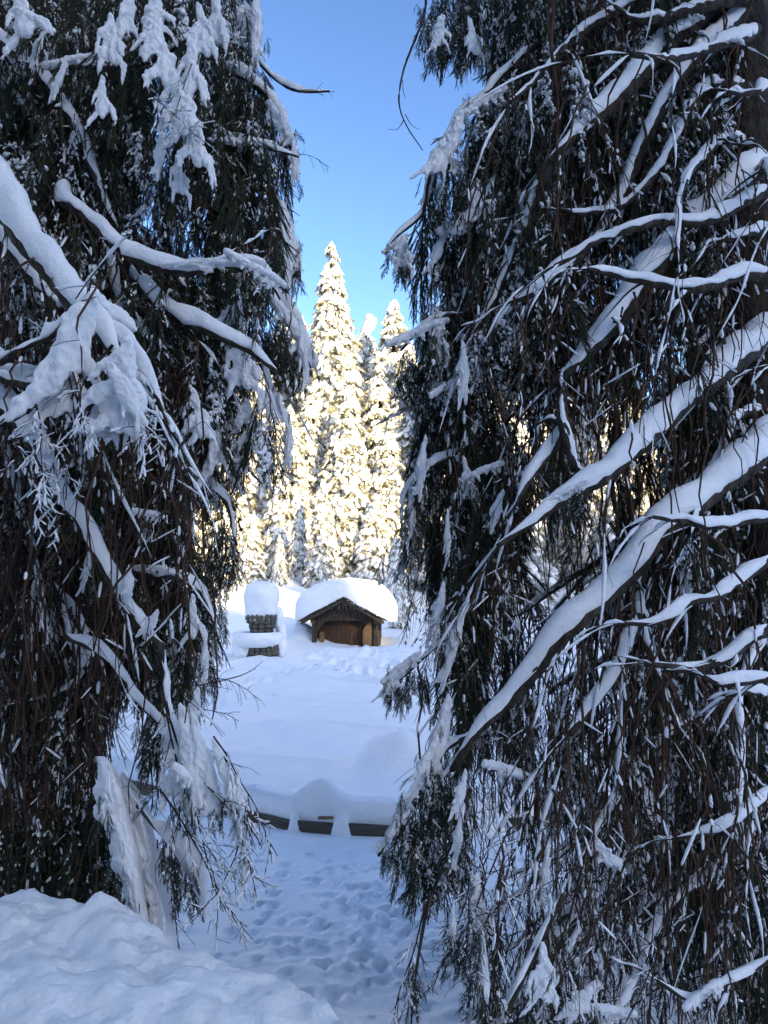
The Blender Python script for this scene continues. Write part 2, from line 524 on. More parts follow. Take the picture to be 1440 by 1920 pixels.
for side in (-1, 1):                                   # roof: overlapping courses of shakes, rafters, barge boards
    L_ = 1.86 if side < 0 else 1.78
    dx, dz = L_ * math.cos(math.atan(slope)), L_ * math.sin(math.atan(slope))
    m_ = MB()
    prism(m_, [(0, ZR - 0.06), (side * dx, ZR - 0.06 - dz), (side * dx, ZR + 0.08 - dz), (0, ZR + 0.08)], -0.47, -0.42)
    m_.build('barge_board', M_WOOD, shed, smooth=False)
    for c in range(7):
        t0, t1 = c / 7, (c + 1.35) / 7
        for q in range(9):
            m_ = MB()
            y0 = -0.52 + q * 0.33 + RNG.uniform(-0.03, 0.03)
            e = t1 + RNG.uniform(-0.03, 0.05)
            h0 = 0.075 + RNG.uniform(0, 0.02)
            a = (side * dx * t0, ZR - dz * t0 + h0); b = (side * dx * e, ZR - dz * e + h0 + 0.035)
            prism(m_, [a, b, (b[0], b[1] + 0.035), (a[0], a[1] + 0.02)], y0, y0 + 0.32)
            m_.build('shingle', M_WOOD, shed, smooth=False)
# snow cap: a thick rounded pillow following the roof
u = np.linspace(0, 1, 61); ncs = 44
mb = MB()
ang = np.linspace(0, 2 * np.pi, ncs, endpoint=False)
rows = []
for i, t in enumerate(np.linspace(-1, 1, 31)):
    yy = 1.0 + 1.42 * t
    k = (1 - abs(t) ** 5) ** 0.28 if abs(t) < 1 else 0.0
    k = max(k, 0.02)
    ring = []
    for a in ang:
        cx, sz = math.cos(a), math.sin(a)
        ex_ = 1.97 * np.sign(cx) * abs(cx) ** 0.5
        xx = ex_ * (0.72 + 0.28 * k) - 0.04
        under = ZR + 0.17 - slope * min(abs(xx), 1.85) + 0.01
        base_h = 1.02 - 0.30 * abs(xx / 2.0) ** 2
        top = ZR + 0.90 - 0.155 * abs(xx) ** 1.9
        if sz >= 0:
            zz = under + (top - under) * (sz ** 0.42) * k
        else:
            zz = under - 0.10 * abs(sz) * (0.6 + fbm(np.array(xx * 3), np.array(yy * 3), 2, 4)) * (1 if abs(xx) > 1.4 else 0.3)
        n_ = 0.09 * fbm(np.array(xx * 1.6 + 9), np.array(zz * 2 + yy), 4, 8)
        ring.append((xx + n_, yy + n_ - 0.18 * (1 - abs(sz)) * 0, zz + n_ * (1 if sz > 0 else 0)))
    rows.append(ring)
rows = np.array(rows)
mb.add(rows.reshape(-1, 3), ringfaces(31, ncs))
for e in (0, 30):
    mb.add(rows[e], [(i, i + 1, ncs - i - 1, (ncs - i) % ncs) for i in range(0, ncs // 2)])
mb.build('snow_cap', M_CRUST, shed)

# --- stone fountain left of the shed
FP = P(490, 1228, 24.0)
fz = gz(FP[0], 24.0)
fount = thing('stone_fountain', 'round two tiered rubble stone fountain under a tall snow pillow', 'fountain', (FP[0], 24.0, fz))
def lathe(mb, prof, k=28, mat=0, wob=0.0, cx=0, cy=0, seed=0):
    prof = np.array(prof, float)
    a = np.arange(k) / k * 2 * np.pi
    r = prof[:, 0][:, None] * np.ones(k)[None]
    if wob:
        r = r * (1 + wob * fbm(np.cos(a)[None] * 1.3 + prof[:, 1][:, None] * 1.5 + seed, np.sin(a)[None] * 1.3 + seed + 0 * r, 3, seed))
    v = np.stack([cx + r * np.cos(a), cy + r * np.sin(a), prof[:, 1][:, None] + 0 * r], -1)
    mb.add(v.reshape(-1, 3), ringfaces(len(prof), k), mat)
def stones(parent, z0, z1, r0, r1, cols, a0=0, a1=2 * np.pi, name='stone'):
    tv, tf = ell_template(8, 6, 0.12, 5)
    me = None
    meshes = []
    for s_ in range(4):
        tv, tf = ell_template(8, 6, 0.14, s_)
        tv = np.sign(tv) * np.abs(tv) ** 0.75
        m_ = MB(); m_.add(tv, tf); meshes.append(m_.mesh('stone', [M_STONE], True))
    z = z0
    while z < z1:
        h = random.uniform(0.10, 0.17)
        t = (z + h / 2 - z0) / (z1 - z0)
        R_ = r0 + (r1 - r0) * t
        a = a0 + random.uniform(0, 0.3)
        while a < a1:
            w = random.uniform(0.11, 0.22)
            da = w / R_
            o = obj(name, random.choice(meshes), parent, (R_ * math.cos(a + da / 2), R_ * math.sin(a + da / 2), z + h / 2 - fz * 0), (random.uniform(-.3, .3), random.uniform(-.15, .15), a + da / 2 + random.uniform(-.15, .15)), (0.07 * random.uniform(.7, 1.3), w * random.uniform(.42, .6), h * random.uniform(.42, .7)))
            a += da
        z += h
m_ = MB(); lathe(m_, [(0.60, -0.3), (0.55, 0.26), (0.4, 0.27), (0.001, 0.27)], wob=0.02); m_.build('basin_core', M_MORTAR, fount)
stones(fount, -0.05, 0.28, 0.58, 0.60, 0, math.pi * 1.32, 1.93 * math.pi)
m_ = MB(); lathe(m_, [(0.20, 0.2), (0.22, 0.45), (0.42, 1.02), (0.001, 1.03)]); m_.build('bowl_core', M_MORTAR, fount)
stones(fount, 0.40, 1.06, 0.21, 0.44, 0, math.pi * 0.95, 2.05 * math.pi)
m_ = MB()
lathe(m_, [(0.02, 0.10), (0.40, 0.16), (0.66, 0.20), (0.80, 0.34), (0.86, 0.52), (0.80, 0.66), (0.66, 0.64), (0.44, 0.46), (0.24, 0.42), (0.02, 0.42)], 40, wob=0.22, cx=-0.12, seed=3)
m_.build('basin_snow', M_CRUST, fount)
m_ = MB()
lathe(m_, [(0.02, 1.0), (0.38, 0.98), (0.45, 1.05), (0.46, 1.2), (0.49, 1.45), (0.545, 1.68), (0.56, 1.85), (0.535, 2.0), (0.46, 2.13), (0.34, 2.22), (0.18, 2.27), (0.02, 2.28)], 44, wob=0.16, cx=-0.03, seed=7)
m_.build('snow_pillow', M_CRUST, fount)
for (cx, cy, cz, rx, rz_) in ((0.52, 0.15, 1.05, 0.16, 0.42), (0.62, 0.15, 0.72, 0.15, 0.25), (-0.52, -0.25, 0.12, 0.36, 0.30), (-0.72, -0.05, 0.30, 0.22, 0.42), (0.66, -0.05, 0.18, 0.16, 0.34)):
    m_ = MB(); tv, tf = ell_template(16, 12, 0.03, 2); m_.add(tv * (rx, 0.26, rz_) + (cx, cy, cz), tf); m_.build('snow_lump', M_CRUST, fount)

# --- the fence boards
fence = thing('board_fence', 'low curved grey board fence half buried below a snow crest', 'fence', (-0.7, fence_y(-0.7) - 0.03, gz(-0.7, 9.0)))
def fence_board(xa, xb, z0, z1, zoff=0.0):
    n = max(4, int(abs(xb - xa) / 0.12))
    xs = np.linspace(xa, xb, n)
    ring = []
    org = np.array(fence.location)
    for j, x in enumerate(xs):
        y = fence_y(x) - 0.035
        zz0 = z0 + 0.008 * math.sin(j * 1.7); zz1 = z1 + 0.005 * math.sin(j * 1.1)
        ring += [(x, y, zz0), (x, y + 0.035, zz0), (x, y + 0.035, zz1), (x, y, zz1)]
    v = np.array(ring) - org
    m_ = MB(); m_.add(v, ringfaces(n, 4))
    m_.add(v[:4], [(0, 1, 2, 3)]); m_.add(v[-4:], [(3, 2, 1, 0)])
    return m_.build('board', M_BOARD, fence, smooth=False)
fence_board(-6.5, -3.05, 0.02, 0.36)
fence_board(-3.04, -1.09, 0.04, 0.33)
fence_board(-1.08, -0.52, 0.04, 0.33)
fence_board(-0.51, 1.3, 0.04, 0.335)
fence_board(1.31, 4.0, 0.03, 0.34)
m_ = MB(); box(m_, -0.08, 0.10, -0.05, 0.0, 0.19 + 0.0, 0.215); m_.build('cleat', M_WARM, fence, smooth=False)

# ------------------------------------------------------------------ needle and snow building blocks
def twig_template(n=8, w=0.16, needle=0.20, planes=2, stem=True):
    """needle-clad twig along +Z, length 1"""
    V, T = [], []
    for p in range(planes):
        ang = math.pi * p / planes
        c, s = math.cos(ang), math.sin(ang)
        for i in range(n):
            t = i / n
            for sg in (-1, 1):
                wl = w * (1.15 - 0.55 * t)
                b = len(V)
                tt = t + 0.5 / n * (sg > 0)
                V += [(0, 0, tt), (0, 0, tt + 1.1 / n), (sg * wl * c, sg * wl * s, tt + needle)]
                T.append((b, b + 1, b + 2))
    return np.array(V), np.array(T)

def needle_unit(mb, starts, dirs, lens, tv, tf, wscale=1.0, mat=0):
    s, n, d = axes_from_dir(dirs, RNG.uniform(0, 6.28, len(dirs)))
    L_ = np.asarray(lens)[:, None]
    A = np.stack([s * L_ * wscale, n * L_ * wscale, d * L_], -1)
    scatter(mb, tv, tf, starts, A, mat)

ETV, ETF = ell_template(6, 5, 0.10, 1)
def snow_fingers(mb, cen, dirs, lens, rad, mat=2, tmpl=None):
    tv, tf = tmpl or (ETV, ETF)
    s, n, d = axes_from_dir(dirs)
    A = np.stack([s * rad[:, None], n * (rad * 0.62)[:, None], d * (lens * 0.5)[:, None]], -1)
    scatter(mb, tv, tf, cen, A, mat)

TWV, TWF = twig_template(11, 0.085, 0.11, 2)
SPRAYS = bpy.data.collections.new('spray_shapes')
def make_spray(seed, snow, size=0.5, fan=0.5, bare=False):
    """hanging branchlet, hangs along -Z from the origin"""
    r = np.random.default_rng(seed)
    mb = MB()
    nseg = 9
    t = np.linspace(0, 1, nseg)
    bend = r.uniform(-0.12, 0.12, 2)
    main = np.stack([bend[0] * t ** 2 * size + 0.02 * np.sin(t * 7 + seed) * size, bend[1] * t ** 2 * size, -t * size], 1)
    stems, rads = [main], [np.linspace(0.0035, 0.0012, nseg)]
    st, di, ln = [], [], []
    nb = int(20 + r.integers(0, 8))
    sub_s, sub_d, sub_l = [], [], []
    for i in range(nb):
        tt = 0.04 + 0.90 * (i + r.uniform(-0.3, 0.3)) / nb
        p = np.array([np.interp(tt, t, main[:, k]) for k in range(3)])
        side = 1 if i % 2 else -1
        az = (0 if side > 0 else math.pi) + r.normal(0, 0.5)
        out = fan * (1.05 - 0.55 * tt) * r.uniform(0.7, 1.3)
        d = np.array((math.cos(az) * out, math.sin(az) * out, -1.0 + 0.25 * r.normal()))
        d /= np.linalg.norm(d)
        l = size * r.uniform(0.18, 0.42) * (1.1 - 0.5 * tt)
        d2 = d + np.array((0, 0, -0.55)); d2 /= np.linalg.norm(d2)
        mid = p + d * l * 0.5
        stems.append(np.array([p + d * l * 0.5 * min(1, q * 2) + d2 * l * 0.5 * max(0, q * 2 - 1) for q in t])); rads.append(np.linspace(0.0022, 0.0008, nseg))
        sub_s += [p, mid]; sub_d += [d, d2]; sub_l += [l * 0.55, l * 0.6]
        for q in range(2):
            pp = p + d * l * r.uniform(0.2, 0.8)
            d3 = d + np.array((r.normal(0, 0.5), r.normal(0, 0.5), -0.3)); d3 /= np.linalg.norm(d3)
            sub_s.append(pp); sub_d.append(d3); sub_l.append(l * r.uniform(0.3, 0.5))
    sub_s += list(main[2:-1]); sub_d += list(np.diff(main[2:], axis=0) / np.linalg.norm(np.diff(main[2:], axis=0), axis=1, keepdims=True)); sub_l += [size * 0.15] * (nseg - 3)
    sub_s, sub_d, sub_l = map(np.array, (sub_s, sub_d, sub_l))
    if not bare:
        needle_unit(mb, sub_s, sub_d, sub_l, TWV, TWF, 0.9, 0)
    tubes_batch(mb, np.array(stems), np.array(rads), 3, 1)
    if snow > 0:
        keep = np.repeat(np.nonzero(r.random(len(sub_s)) < snow)[0], 3)
        c = sub_s[keep] + sub_d[keep] * (sub_l[keep] * r.uniform(0.05, 0.95, len(keep)))[:, None] + np.array((0, 0, 0.004))
        n_ = len(c)
        rd = np.clip(np.exp(r.normal(math.log(0.0062), 0.5, n_)), 0.0025, 0.018) * (0.8 + 0.7 * snow)
        snow_fingers(mb, c + r.normal(0, 0.005, (n_, 3)), sub_d[keep] + r.normal(0, 0.2, (n_, 3)), np.maximum(rd * 2.2, sub_l[keep] * r.uniform(0.15, 0.6, n_)), rd, 2)
    me = mb.mesh('spray', [M_NEEDLE, M_STEM, M_SNOW])
    o = bpy.data.objects.new('spray_%02d' % seed, me)
    SPRAYS.objects.link(o)
SPEC = [(0, 0.04, 0.50, 0.5), (1, 0.11, 0.45, 0.55), (2, 0.02, 0.62, 0.35), (3, 0.15, 0.55, 0.45), (4, 0.34, 0.45, 0.65), (5, 0.55, 0.42, 0.75),
        (6, 0.05, 0.42, 0.6), (7, 0.17, 0.6, 0.35)]
for sd, sn, sz, fa in SPEC:
    make_spray(sd, sn, sz, fa)
make_spray(8, 0.22, 0.55, 0.5, bare=True)
make_spray(9, 0.10, 0.65, 0.4, bare=True)
NSP = 10

def spray_object(name, pts, rots, scl, idx, parent):
    me = bpy.data.meshes.new(name)
    me.vertices.add(len(pts))
    me.vertices.foreach_set('co', np.asarray(pts, np.float32).ravel())
    a = me.attributes.new('rot', 'FLOAT_VECTOR', 'POINT'); a.data.foreach_set('vector', np.asarray(rots, np.float32).ravel())
    a = me.attributes.new('scl', 'FLOAT', 'POINT'); a.data.foreach_set('value', np.asarray(scl, np.float32))
    a = me.attributes.new('pick', 'INT', 'POINT'); a.data.foreach_set('value', np.asarray(idx, np.int32))
    o = obj(name, me, parent, kind='stuff')
    mod = o.modifiers.new('sprays', 'NODES')
    mod.node_group = GN
    return o

GN = bpy.data.node_groups.new('hang_sprays', 'GeometryNodeTree')
GN.interface.new_socket('Geometry', in_out='INPUT', socket_type='NodeSocketGeometry')
GN.interface.new_socket('Geometry', in_out='OUTPUT', socket_type='NodeSocketGeometry')
n_in = GN.nodes.new('NodeGroupInput'); n_out = GN.nodes.new('NodeGroupOutput')
iop = GN.nodes.new('GeometryNodeInstanceOnPoints')
ci = GN.nodes.new('GeometryNodeCollectionInfo')
ci.inputs['Collection'].default_value = SPRAYS
ci.inputs['Separate Children'].default_value = True
ci.inputs['Reset Children'].default_value = True
def nattr(nm, ty):
    n = GN.nodes.new('GeometryNodeInputNamedAttribute'); n.data_type = ty; n.inputs['Name'].default_value = nm
    return n.outputs[0]
GL = GN.links
GL.new(n_in.outputs[0], iop.inputs['Points'])
GL.new(ci.outputs[0], iop.inputs['Instance'])
iop.inputs['Pick Instance'].default_value = True
GL.new(nattr('pick', 'INT'), iop.inputs['Instance Index'])
e2r = GN.nodes.new('FunctionNodeEulerToRotation')
GL.new(nattr('rot', 'FLOAT_VECTOR'), e2r.inputs[0])
GL.new(e2r.outputs[0], iop.inputs['Rotation'])
GL.new(nattr('scl', 'FLOAT'), iop.inputs['Scale'])
GL.new(iop.outputs[0], n_out.inputs[0])

# --- fused snow clumps (voxel remeshed unions of drooping lobes), a few shapes shared by many clumps
def clump_mesh(name, caps, voxel=0.02):
    """caps: list of (p0, p1, r0, r1, flat) tapered lobes"""
    mb = MB()
    tv, tf = ell_template(10, 8)
    for p0, p1, r0, r1, flat in caps:
        p0, p1 = np.array(p0, float), np.array(p1, float)
        n = max(2, int(np.linalg.norm(p1 - p0) / (min(r0, r1) * 0.5)))
        for i in range(n + 1):
            t = i / n
            r = r0 + (r1 - r0) * t
            mb.add(tv * (r, r * flat, r) + p0 + (p1 - p0) * t, tf)
    me = mb.mesh('tmp', [M_SNOW])
    o = bpy.data.objects.new('tmp', me)
    COL.objects.link(o)
    md = o.modifiers.new('r', 'REMESH'); md.mode = 'VOXEL'; md.voxel_size = voxel; md.use_smooth_shade = True
    ms = o.modifiers.new('s', 'SMOOTH'); ms.iterations = 3; ms.factor = 0.6
    dg = bpy.context.evaluated_depsgraph_get()
    out = bpy.data.meshes.new_from_object(o.evaluated_get(dg))
    out.name = name
    bpy.data.objects.remove(o)
    if not out.materials:
        out.materials.append(M_SNOW)
    for v in out.vertices:
        q = v.co * 7
        v.co += v.normal * 0.034 * mnoise.noise(q) + v.normal * 0.022 * mnoise.noise(q * 2.6)
    return out
def hand(seed, nf, spread, flen, fw):
    """snow sheet on a drooping branch fan: narrow top, ragged fingers of uneven length, 1 unit tall"""
    r = random.Random(seed * 31)
    lean = r.uniform(-0.25, 0.25)
    knots = [(0, 0, 0.45), (lean * 0.4, 0, 0.2), (lean * 0.8, 0.02, -0.05), (lean, 0, -0.3)]
    caps = []
    for i, (a, b) in enumerate(zip(knots[:-1], knots[1:])):
        caps.append((a, b, 0.07 + 0.03 * i, 0.10 + 0.01 * i, 0.5))
    for i in range(nf + 3):
        q = r.uniform(0.1, 2.9); k = int(q)
        base = [knots[k][c] + (knots[k + 1][c] - knots[k][c]) * (q - k) for c in range(3)]
        sg = r.choice((-1, 1))
        o = sg * r.uniform(0.10, 0.34) * (0.6 + q * 0.25)
        l = flen * r.uniform(0.35, 1.1)
        k1 = (base[0] + o * 0.8, base[1] + r.uniform(-.06, .06), base[2] - abs(o) * 0.7)
        k2 = (k1[0] + o * r.uniform(0.0, 0.6), k1[1], k1[2] - l * 0.7)
        caps.append((base, k1, 0.09, fw * r.uniform(1.1, 1.9), 0.5))
        caps.append((k1, k2, fw * r.uniform(1.0, 1.8), fw * 0.4, 0.6))
    return caps
def pad(seed, nf):
    """long ridge with ragged hanging hem: 1 unit wide"""
    r = random.Random(seed)
    caps = []
    pts = [(-0.5 + i / 5, 0, 0.02 * math.sin(i * 2 + seed) - 0.12 * abs(i / 5 - 0.5)) for i in range(6)]
    for a, b in zip(pts[:-1], pts[1:]):
        caps.append((a, b, r.uniform(.09, .14), r.uniform(.09, .14), 0.8))
    for i in range(nf):
        x = -0.46 + 0.92 * (i + r.random()) / nf
        l = r.uniform(0.12, 0.40)
        caps.append(((x, 0, 0), (x + r.uniform(-.08, .08), r.uniform(-.05, .05), -l), 0.085, r.uniform(.02, .04), 0.7))
    return caps
def tongue(seed):
    r = random.Random(seed)
    return [((0, 0, 0.45), (r.uniform(-.08, .08), 0, 0.0), 0.07, 0.16, 0.55), ((0, 0, 0), (r.uniform(-.1, .1), 0, -0.42), 0.16, 0.06, 0.55),
            ((0, 0, -0.1), (r.uniform(-.2, .2), 0, -0.40), 0.11, 0.04, 0.6)] + [((r.uniform(-.05, .05), 0, z), (r.choice((-1, 1)) * r.uniform(.12, .26), r.uniform(-.05, .05), z - r.uniform(.1, .28)), 0.08, 0.03, 0.6) for z in (0.2, 0.0, -0.15, -0.3)]
CL = {'hand': [clump_mesh('snow_clump', hand(s, n, sp, fl, fw)) for s, n, sp, fl, fw in ((1, 5, 1.1, 0.42, 0.050), (2, 6, 1.2, 0.5, 0.045), (3, 4, 0.8, 0.5, 0.055), (4, 7, 1.25, 0.38, 0.045), (5, 6, 1, .45, .04), (6, 8, 1, .4, .04), (7, 5, 1, .55, .05), (8, 7, 1, .4, .05))],
      'pad': [clump_mesh('snow_clump', pad(s, n)) for s, n in ((1, 9), (2, 7), (3, 12), (4, 5))],
      'tongue': [clump_mesh('snow_clump', tongue(s)) for s in range(4)]}

def clump(parent, kind, px, py, d, w, h=None, roll=0, yaw=None, k=None):
    """w, h in photograph pixels at distance d (metres)"""
    s = d / F_PX
    h = h or w
    me = CL[kind][(k + random.choice((0, 4)) if kind == 'hand' else k) if k is not None else random.randrange(4)]
    p = P(px, py, d)
    return obj('snow_clump', me, parent, p - np.array(parent.location), (0, math.radians(roll), random.uniform(-0.4, 0.4) if yaw is None else yaw),
               (w * s, (w + h) * 0.5 * s * 0.95, h * s))

POLY_L = [(-80, -80), (492, -80), (488, 40), (470, 110), (515, 150), (540, 230), (560, 290), (552, 380), (560, 430), (564, 515), (540, 560), (572, 640), (583, 695),
          (545, 700), (538, 780), (545, 850), (508, 900), (515, 940), (452, 960), (445, 1050), (420, 1090), (395, 1130), (410, 1190), (392, 1290), (372, 1335),
          (340, 1370), (300, 1400), (262, 1400), (240, 1330), (215, 1400), (180, 1440), (185, 1560), (225, 1660), (250, 1760), (-80, 1760)]
POLY_R = [(785, -80), (782, 90), (840, 132), (900, 125), (935, 150), (870, 200), (810, 300), (785, 370), (722, 470), (740, 492), (790, 465), (800, 520), (795, 580),
          (758, 640), (768, 720), (752, 800), (770, 840), (744, 880), (762, 950), (748, 1060), (762, 1140), (800, 1200), (765, 1240), (718, 1298), (760, 1303),
          (812, 1290), (835, 1350), (800, 1400), (772, 1470), (742, 1540), (705, 1603), (742, 1606), (762, 1655), (800, 1688), (828, 1640), (885, 1625), (900, 1700),
          (880, 1800), (890, 1990), (1520, 1990), (1520, -80)]
THIN_L = [(310, 180, 25, 130, 0.25), (240, 420, 35, 60, 0.25), (95, 370, 20, 30, 0.4), (480, 660, 60, 120, 0.35), (440, 860, 60, 110, 0.4), (345, 430, 60, 60, 0.45), (250, 1340, 50, 90, 0.3),
          (380, 1000, 50, 80, 0.6), (20, 1350, 60, 120, 0.8)]
THIN_R = [(1060, 1600, 270, 420, 0.55), (1110, 1000, 130, 160, 0.5), (1010, 1560, 90, 110, 0.15), (930, 1800, 70, 120, 0.2), (1180, 1740, 120, 60, 0.3), (1330, 1780, 80, 50, 0.4), (1100, 1290, 70, 60, 0.35), (1290, 1450, 50, 60, 0.5), (1150, 470, 80, 70, 0.22), (1040, 1100, 70, 140, 0.15), (960, 1480, 110, 70, 0.25), (1140, 1440, 60, 90, 0.4), (930, 1700, 110, 160, 0.3), (1100, 790, 160, 60, 0.4),
          (1200, 1880, 200, 70, 0.35), (960, 740, 80, 60, 0.45), (1250, 620, 60, 60, 0.4), (1000, 1260, 60, 60, 0.3), (1160, 1640, 60, 90, 0.4), (860, 230, 50, 40, 0.6), (1260, 900, 60, 60, 0.5)]

OCC = np.zeros((240, 180))          # how deep the traced limbs lie, in coarse cells
TRACED = [True]
def occ_mark(c):
    px = proj(c); i = (px[:, 1] / 8).astype(int); j = (px[:, 0] / 8).astype(int)
    for di in (-2, -1, 0, 1):
        for dj in (-1, 0, 1):
            a, b = i + di, j + dj
            ok = (a >= 0) & (a < 240) & (b >= 0) & (b < 180)
            np.maximum.at(OCC, (a[ok], b[ok]), c[ok, 1])
def in_front(p):
    px = proj(p); i = np.clip((px[:, 1] / 8).astype(int), 0, 239); j = np.clip((px[:, 0] / 8).astype(int), 0, 179)
    return OCC[i, j] > p[:, 1] + 0.04
# --- limbs with a ridge of snow
LIMB_PTS = []
def snowy_limb(parent, pl, r0, r1, snow=1.0, name='branch', depths=None, k=9, ragged=1.0, store=None):
    """pl: list of (px,py,depth)"""
    raw = np.array([P(*q) for q in pl])
    c = catmull(raw, 0.035)
    n = len(c)
    j = np.stack([fbm(np.arange(n) * 0.12, np.full(n, RNG.uniform(0, 99)), 2, q) for q in (1, 2, 3)], 1)
    c = c + j * 0.018
    org = np.array(parent.location)
    t = np.linspace(0, 1, n)
    if r0 < 0.034 and TRACED[0]:
        r1 = max(r1, 0.45 * r0)
    r = r0 + (r1 - r0) * t ** 0.8
    r = r * (1 - (0.6 if r0 > 0.034 else 0.25) * sstep(0.75, 1.0, t))
    r = r * (1 + 0.22 * vnoise(np.arange(n) * 0.23, np.full(n, 3.3), 5))
    mb = MB()
    tube(mb, c - org, r, k, 0, rough=0.07)
    br = mb.build(name, M_BARK, parent)
    if snow > 0:
        tt, nn, ss = frames(c)
        steep = np.clip(1 - np.abs(tt[:, 2]) ** 3 * 0.75, 0.2, 1)
        end = np.minimum(1, np.minimum(np.arange(n) / 4.0, (n - 1 - np.arange(n)) / max(4.0, n * (0.12 if r0 > 0.034 else 0.05)))) ** 0.75
        sd = RNG.uniform(0, 50)
        lump = 1 + (0.75 + 0.4 * (snow > 1.4)) * vnoise(np.arange(n) * 0.13, np.full(n, sd), 2) + 0.6 * vnoise(np.arange(n) * 0.33, np.full(n, sd), 3)
        gap = np.where(r < 0.03, 0.2 + 0.8 * sstep(-0.30, -0.16, vnoise(np.arange(n) * 0.16, np.full(n, sd + 9), 11)), 1.0)
        H = (r * 0.72 + 0.013 * snow) * snow * 0.95 * gap * lump * steep * end + 0.003
        Wd = (r * 1.05 + 0.003 * snow) * gap ** 0.3 * (1 + 0.35 * vnoise(np.arange(n) * 0.27, np.full(n, sd + 4), 8)) * (0.9 + 0.2 * lump) * (0.5 + 0.5 * end) * end ** 0.3
        kk = 12
        a = np.linspace(-2.0, 2.0, kk)
        ca, sa = np.cos(a), np.sin(a)
        up = np.where(ca > 0, ca ** 0.8 if False else np.abs(ca) ** 0.75, 0)[None] * (H + r * 0.55)[:, None] + np.where(ca <= 0, ca, 0)[None] * (r * 0.35 * ragged)[:, None]
        up = up + (vnoise(np.arange(n)[:, None] * 0.6 + 0 * a[None], a[None] * 1.0 + sd + 0 * up, 7)) * 0.014 * end[:, None]
        hem = np.abs(sa)[None] ** 4 * end[:, None]
        up = up + hem * (0.022 * vnoise(np.arange(n)[:, None] * 0.9 + 7 * (sa[None] > 0), 0 * a[None] + sd + 0 * up, 9) + 0.016 * vnoise(np.arange(n)[:, None] * 2.3 + 3 * (sa[None] > 0), 0 * a[None] + sd + 0 * up, 4))
        sd_ = sa[None] * Wd[:, None]
        base = c[:, None] + nn[:, None] * (up + (r * 0.25)[:, None])[..., None] + ss[:, None] * sd_[..., None]
        mb = MB()
        v = (base - org).reshape(-1, 3)
        mb.add(v, ringfaces(n, kk))
        for e in (0, n - 1):
            mb.add(np.vstack([base[e] - org, c[e] - org]), [(q, (q + 1) % kk, kk) for q in range(kk)])
        mb.build('snow', M_SNOW, br)
    poly = POLY_R if pl[0][0] > 720 else POLY_L
    if TRACED[0]:
        occ_mark(c)
    # side branches with their own thin line of snow
    Ltot = np.linalg.norm(np.diff(c, axis=0), axis=1).sum()
    ns = max(2, int(Ltot * (2.6 if TRACED[0] else 2.5)))
    ii = np.append(RNG.integers(int(n * 0.12), n - 1, ns), [n - 1, n - 1])
    tg, nn2, ss2 = frames(c)
    sg = RNG.choice((-1, 1), len(ii))
    d = tg[ii] * RNG.uniform(0.5, 1.1, (len(ii), 1)) + ss2[ii] * (sg * RNG.uniform(0.2, 1.0, len(ii)))[:, None] * 0.9 + RNG.normal(0, 0.18, (len(ii), 3)) + np.array((0, 0.42, -0.12))
    d[-2:] = tg[-1] + RNG.normal(0, 0.22, (2, 3)) + np.array((0, 0.25, -0.1))
    d /= np.linalg.norm(d, axis=1, keepdims=True)
    Ls = RNG.uniform(0.22, 0.75, len(ii)) * min(1.0, 0.45 + 0.5 * Ltot)
    m_ = 14
    q = np.linspace(0, 1, m_)
    Sp = c[ii][:, None] + d[:, None] * (Ls[:, None] * q[None])[..., None]
    Sp[:, :, 2] -= (Ls * RNG.uniform(0.15, 0.75, len(ii)))[:, None] * (q ** 2)[None]
    ph = RNG.uniform(0, 6.28, (len(ii), 3))
    for ax in range(3):
        Sp[:, :, ax] += 0.014 * np.sin(q[None] * 8 + ph[:, ax:ax + 1]) * q[None]
    short = TRACED[0] and c[:, 1].mean() < 3.4 and abs(pl[0][0] - pl[-1][0]) < 400 and poly is POLY_R and pl[0][0] > 1425
    if short:
        Sp = c[ii][:, None] + (Sp - c[ii][:, None]) * 0.42
        keep_end = np.zeros(len(ii), bool); keep_end[-2:] = True; keep_end[:2] = True
    else:
        keep_end = np.ones(len(ii), bool)
    ok = keep_end & inside(poly, proj(Sp[:, -1])) & inside(poly, proj(Sp[:, 7])) & (Sp[:, -1, 1] > 2.3)
    Sp, ii, Ls, ph = Sp[ok], ii[ok], Ls[ok], ph[ok]
    if len(Sp):
        rs = np.clip(r[ii] * 0.34, 0.003, 0.009)[:, None] * (1.05 - 0.75 * q)[None]
        mb = MB()
        tubes_batch(mb, Sp - org, rs, 5, 0)
        lum = np.clip(0.65 + 2.4 * vnoise(q[None] * 7 + ph[:, :1] * 9, ph[:, 1:2] * 5 + 0 * q[None], 6), 0.0, 2)
        en = np.minimum(1, np.minimum(q * 8, (1 - q) * 5))[None]
        rsn = (rs * 0.8 + 0.0035 * min(snow, 1)) * lum * en + 0.0004
        off = np.zeros_like(Sp); off[:, :, 2] = rs * 0.5 + rsn * 0.75
        if snow > 0.05:
            tubes_batch(mb, Sp + off - org, rsn, 6, 1)
        mb.build('side_branch', [M_BARK, M_SNOW], br, kind='stuff')
    if store is not None:
        store.append((c, r))
        for a_ in Sp:
            store.append((a_, None))
    return br

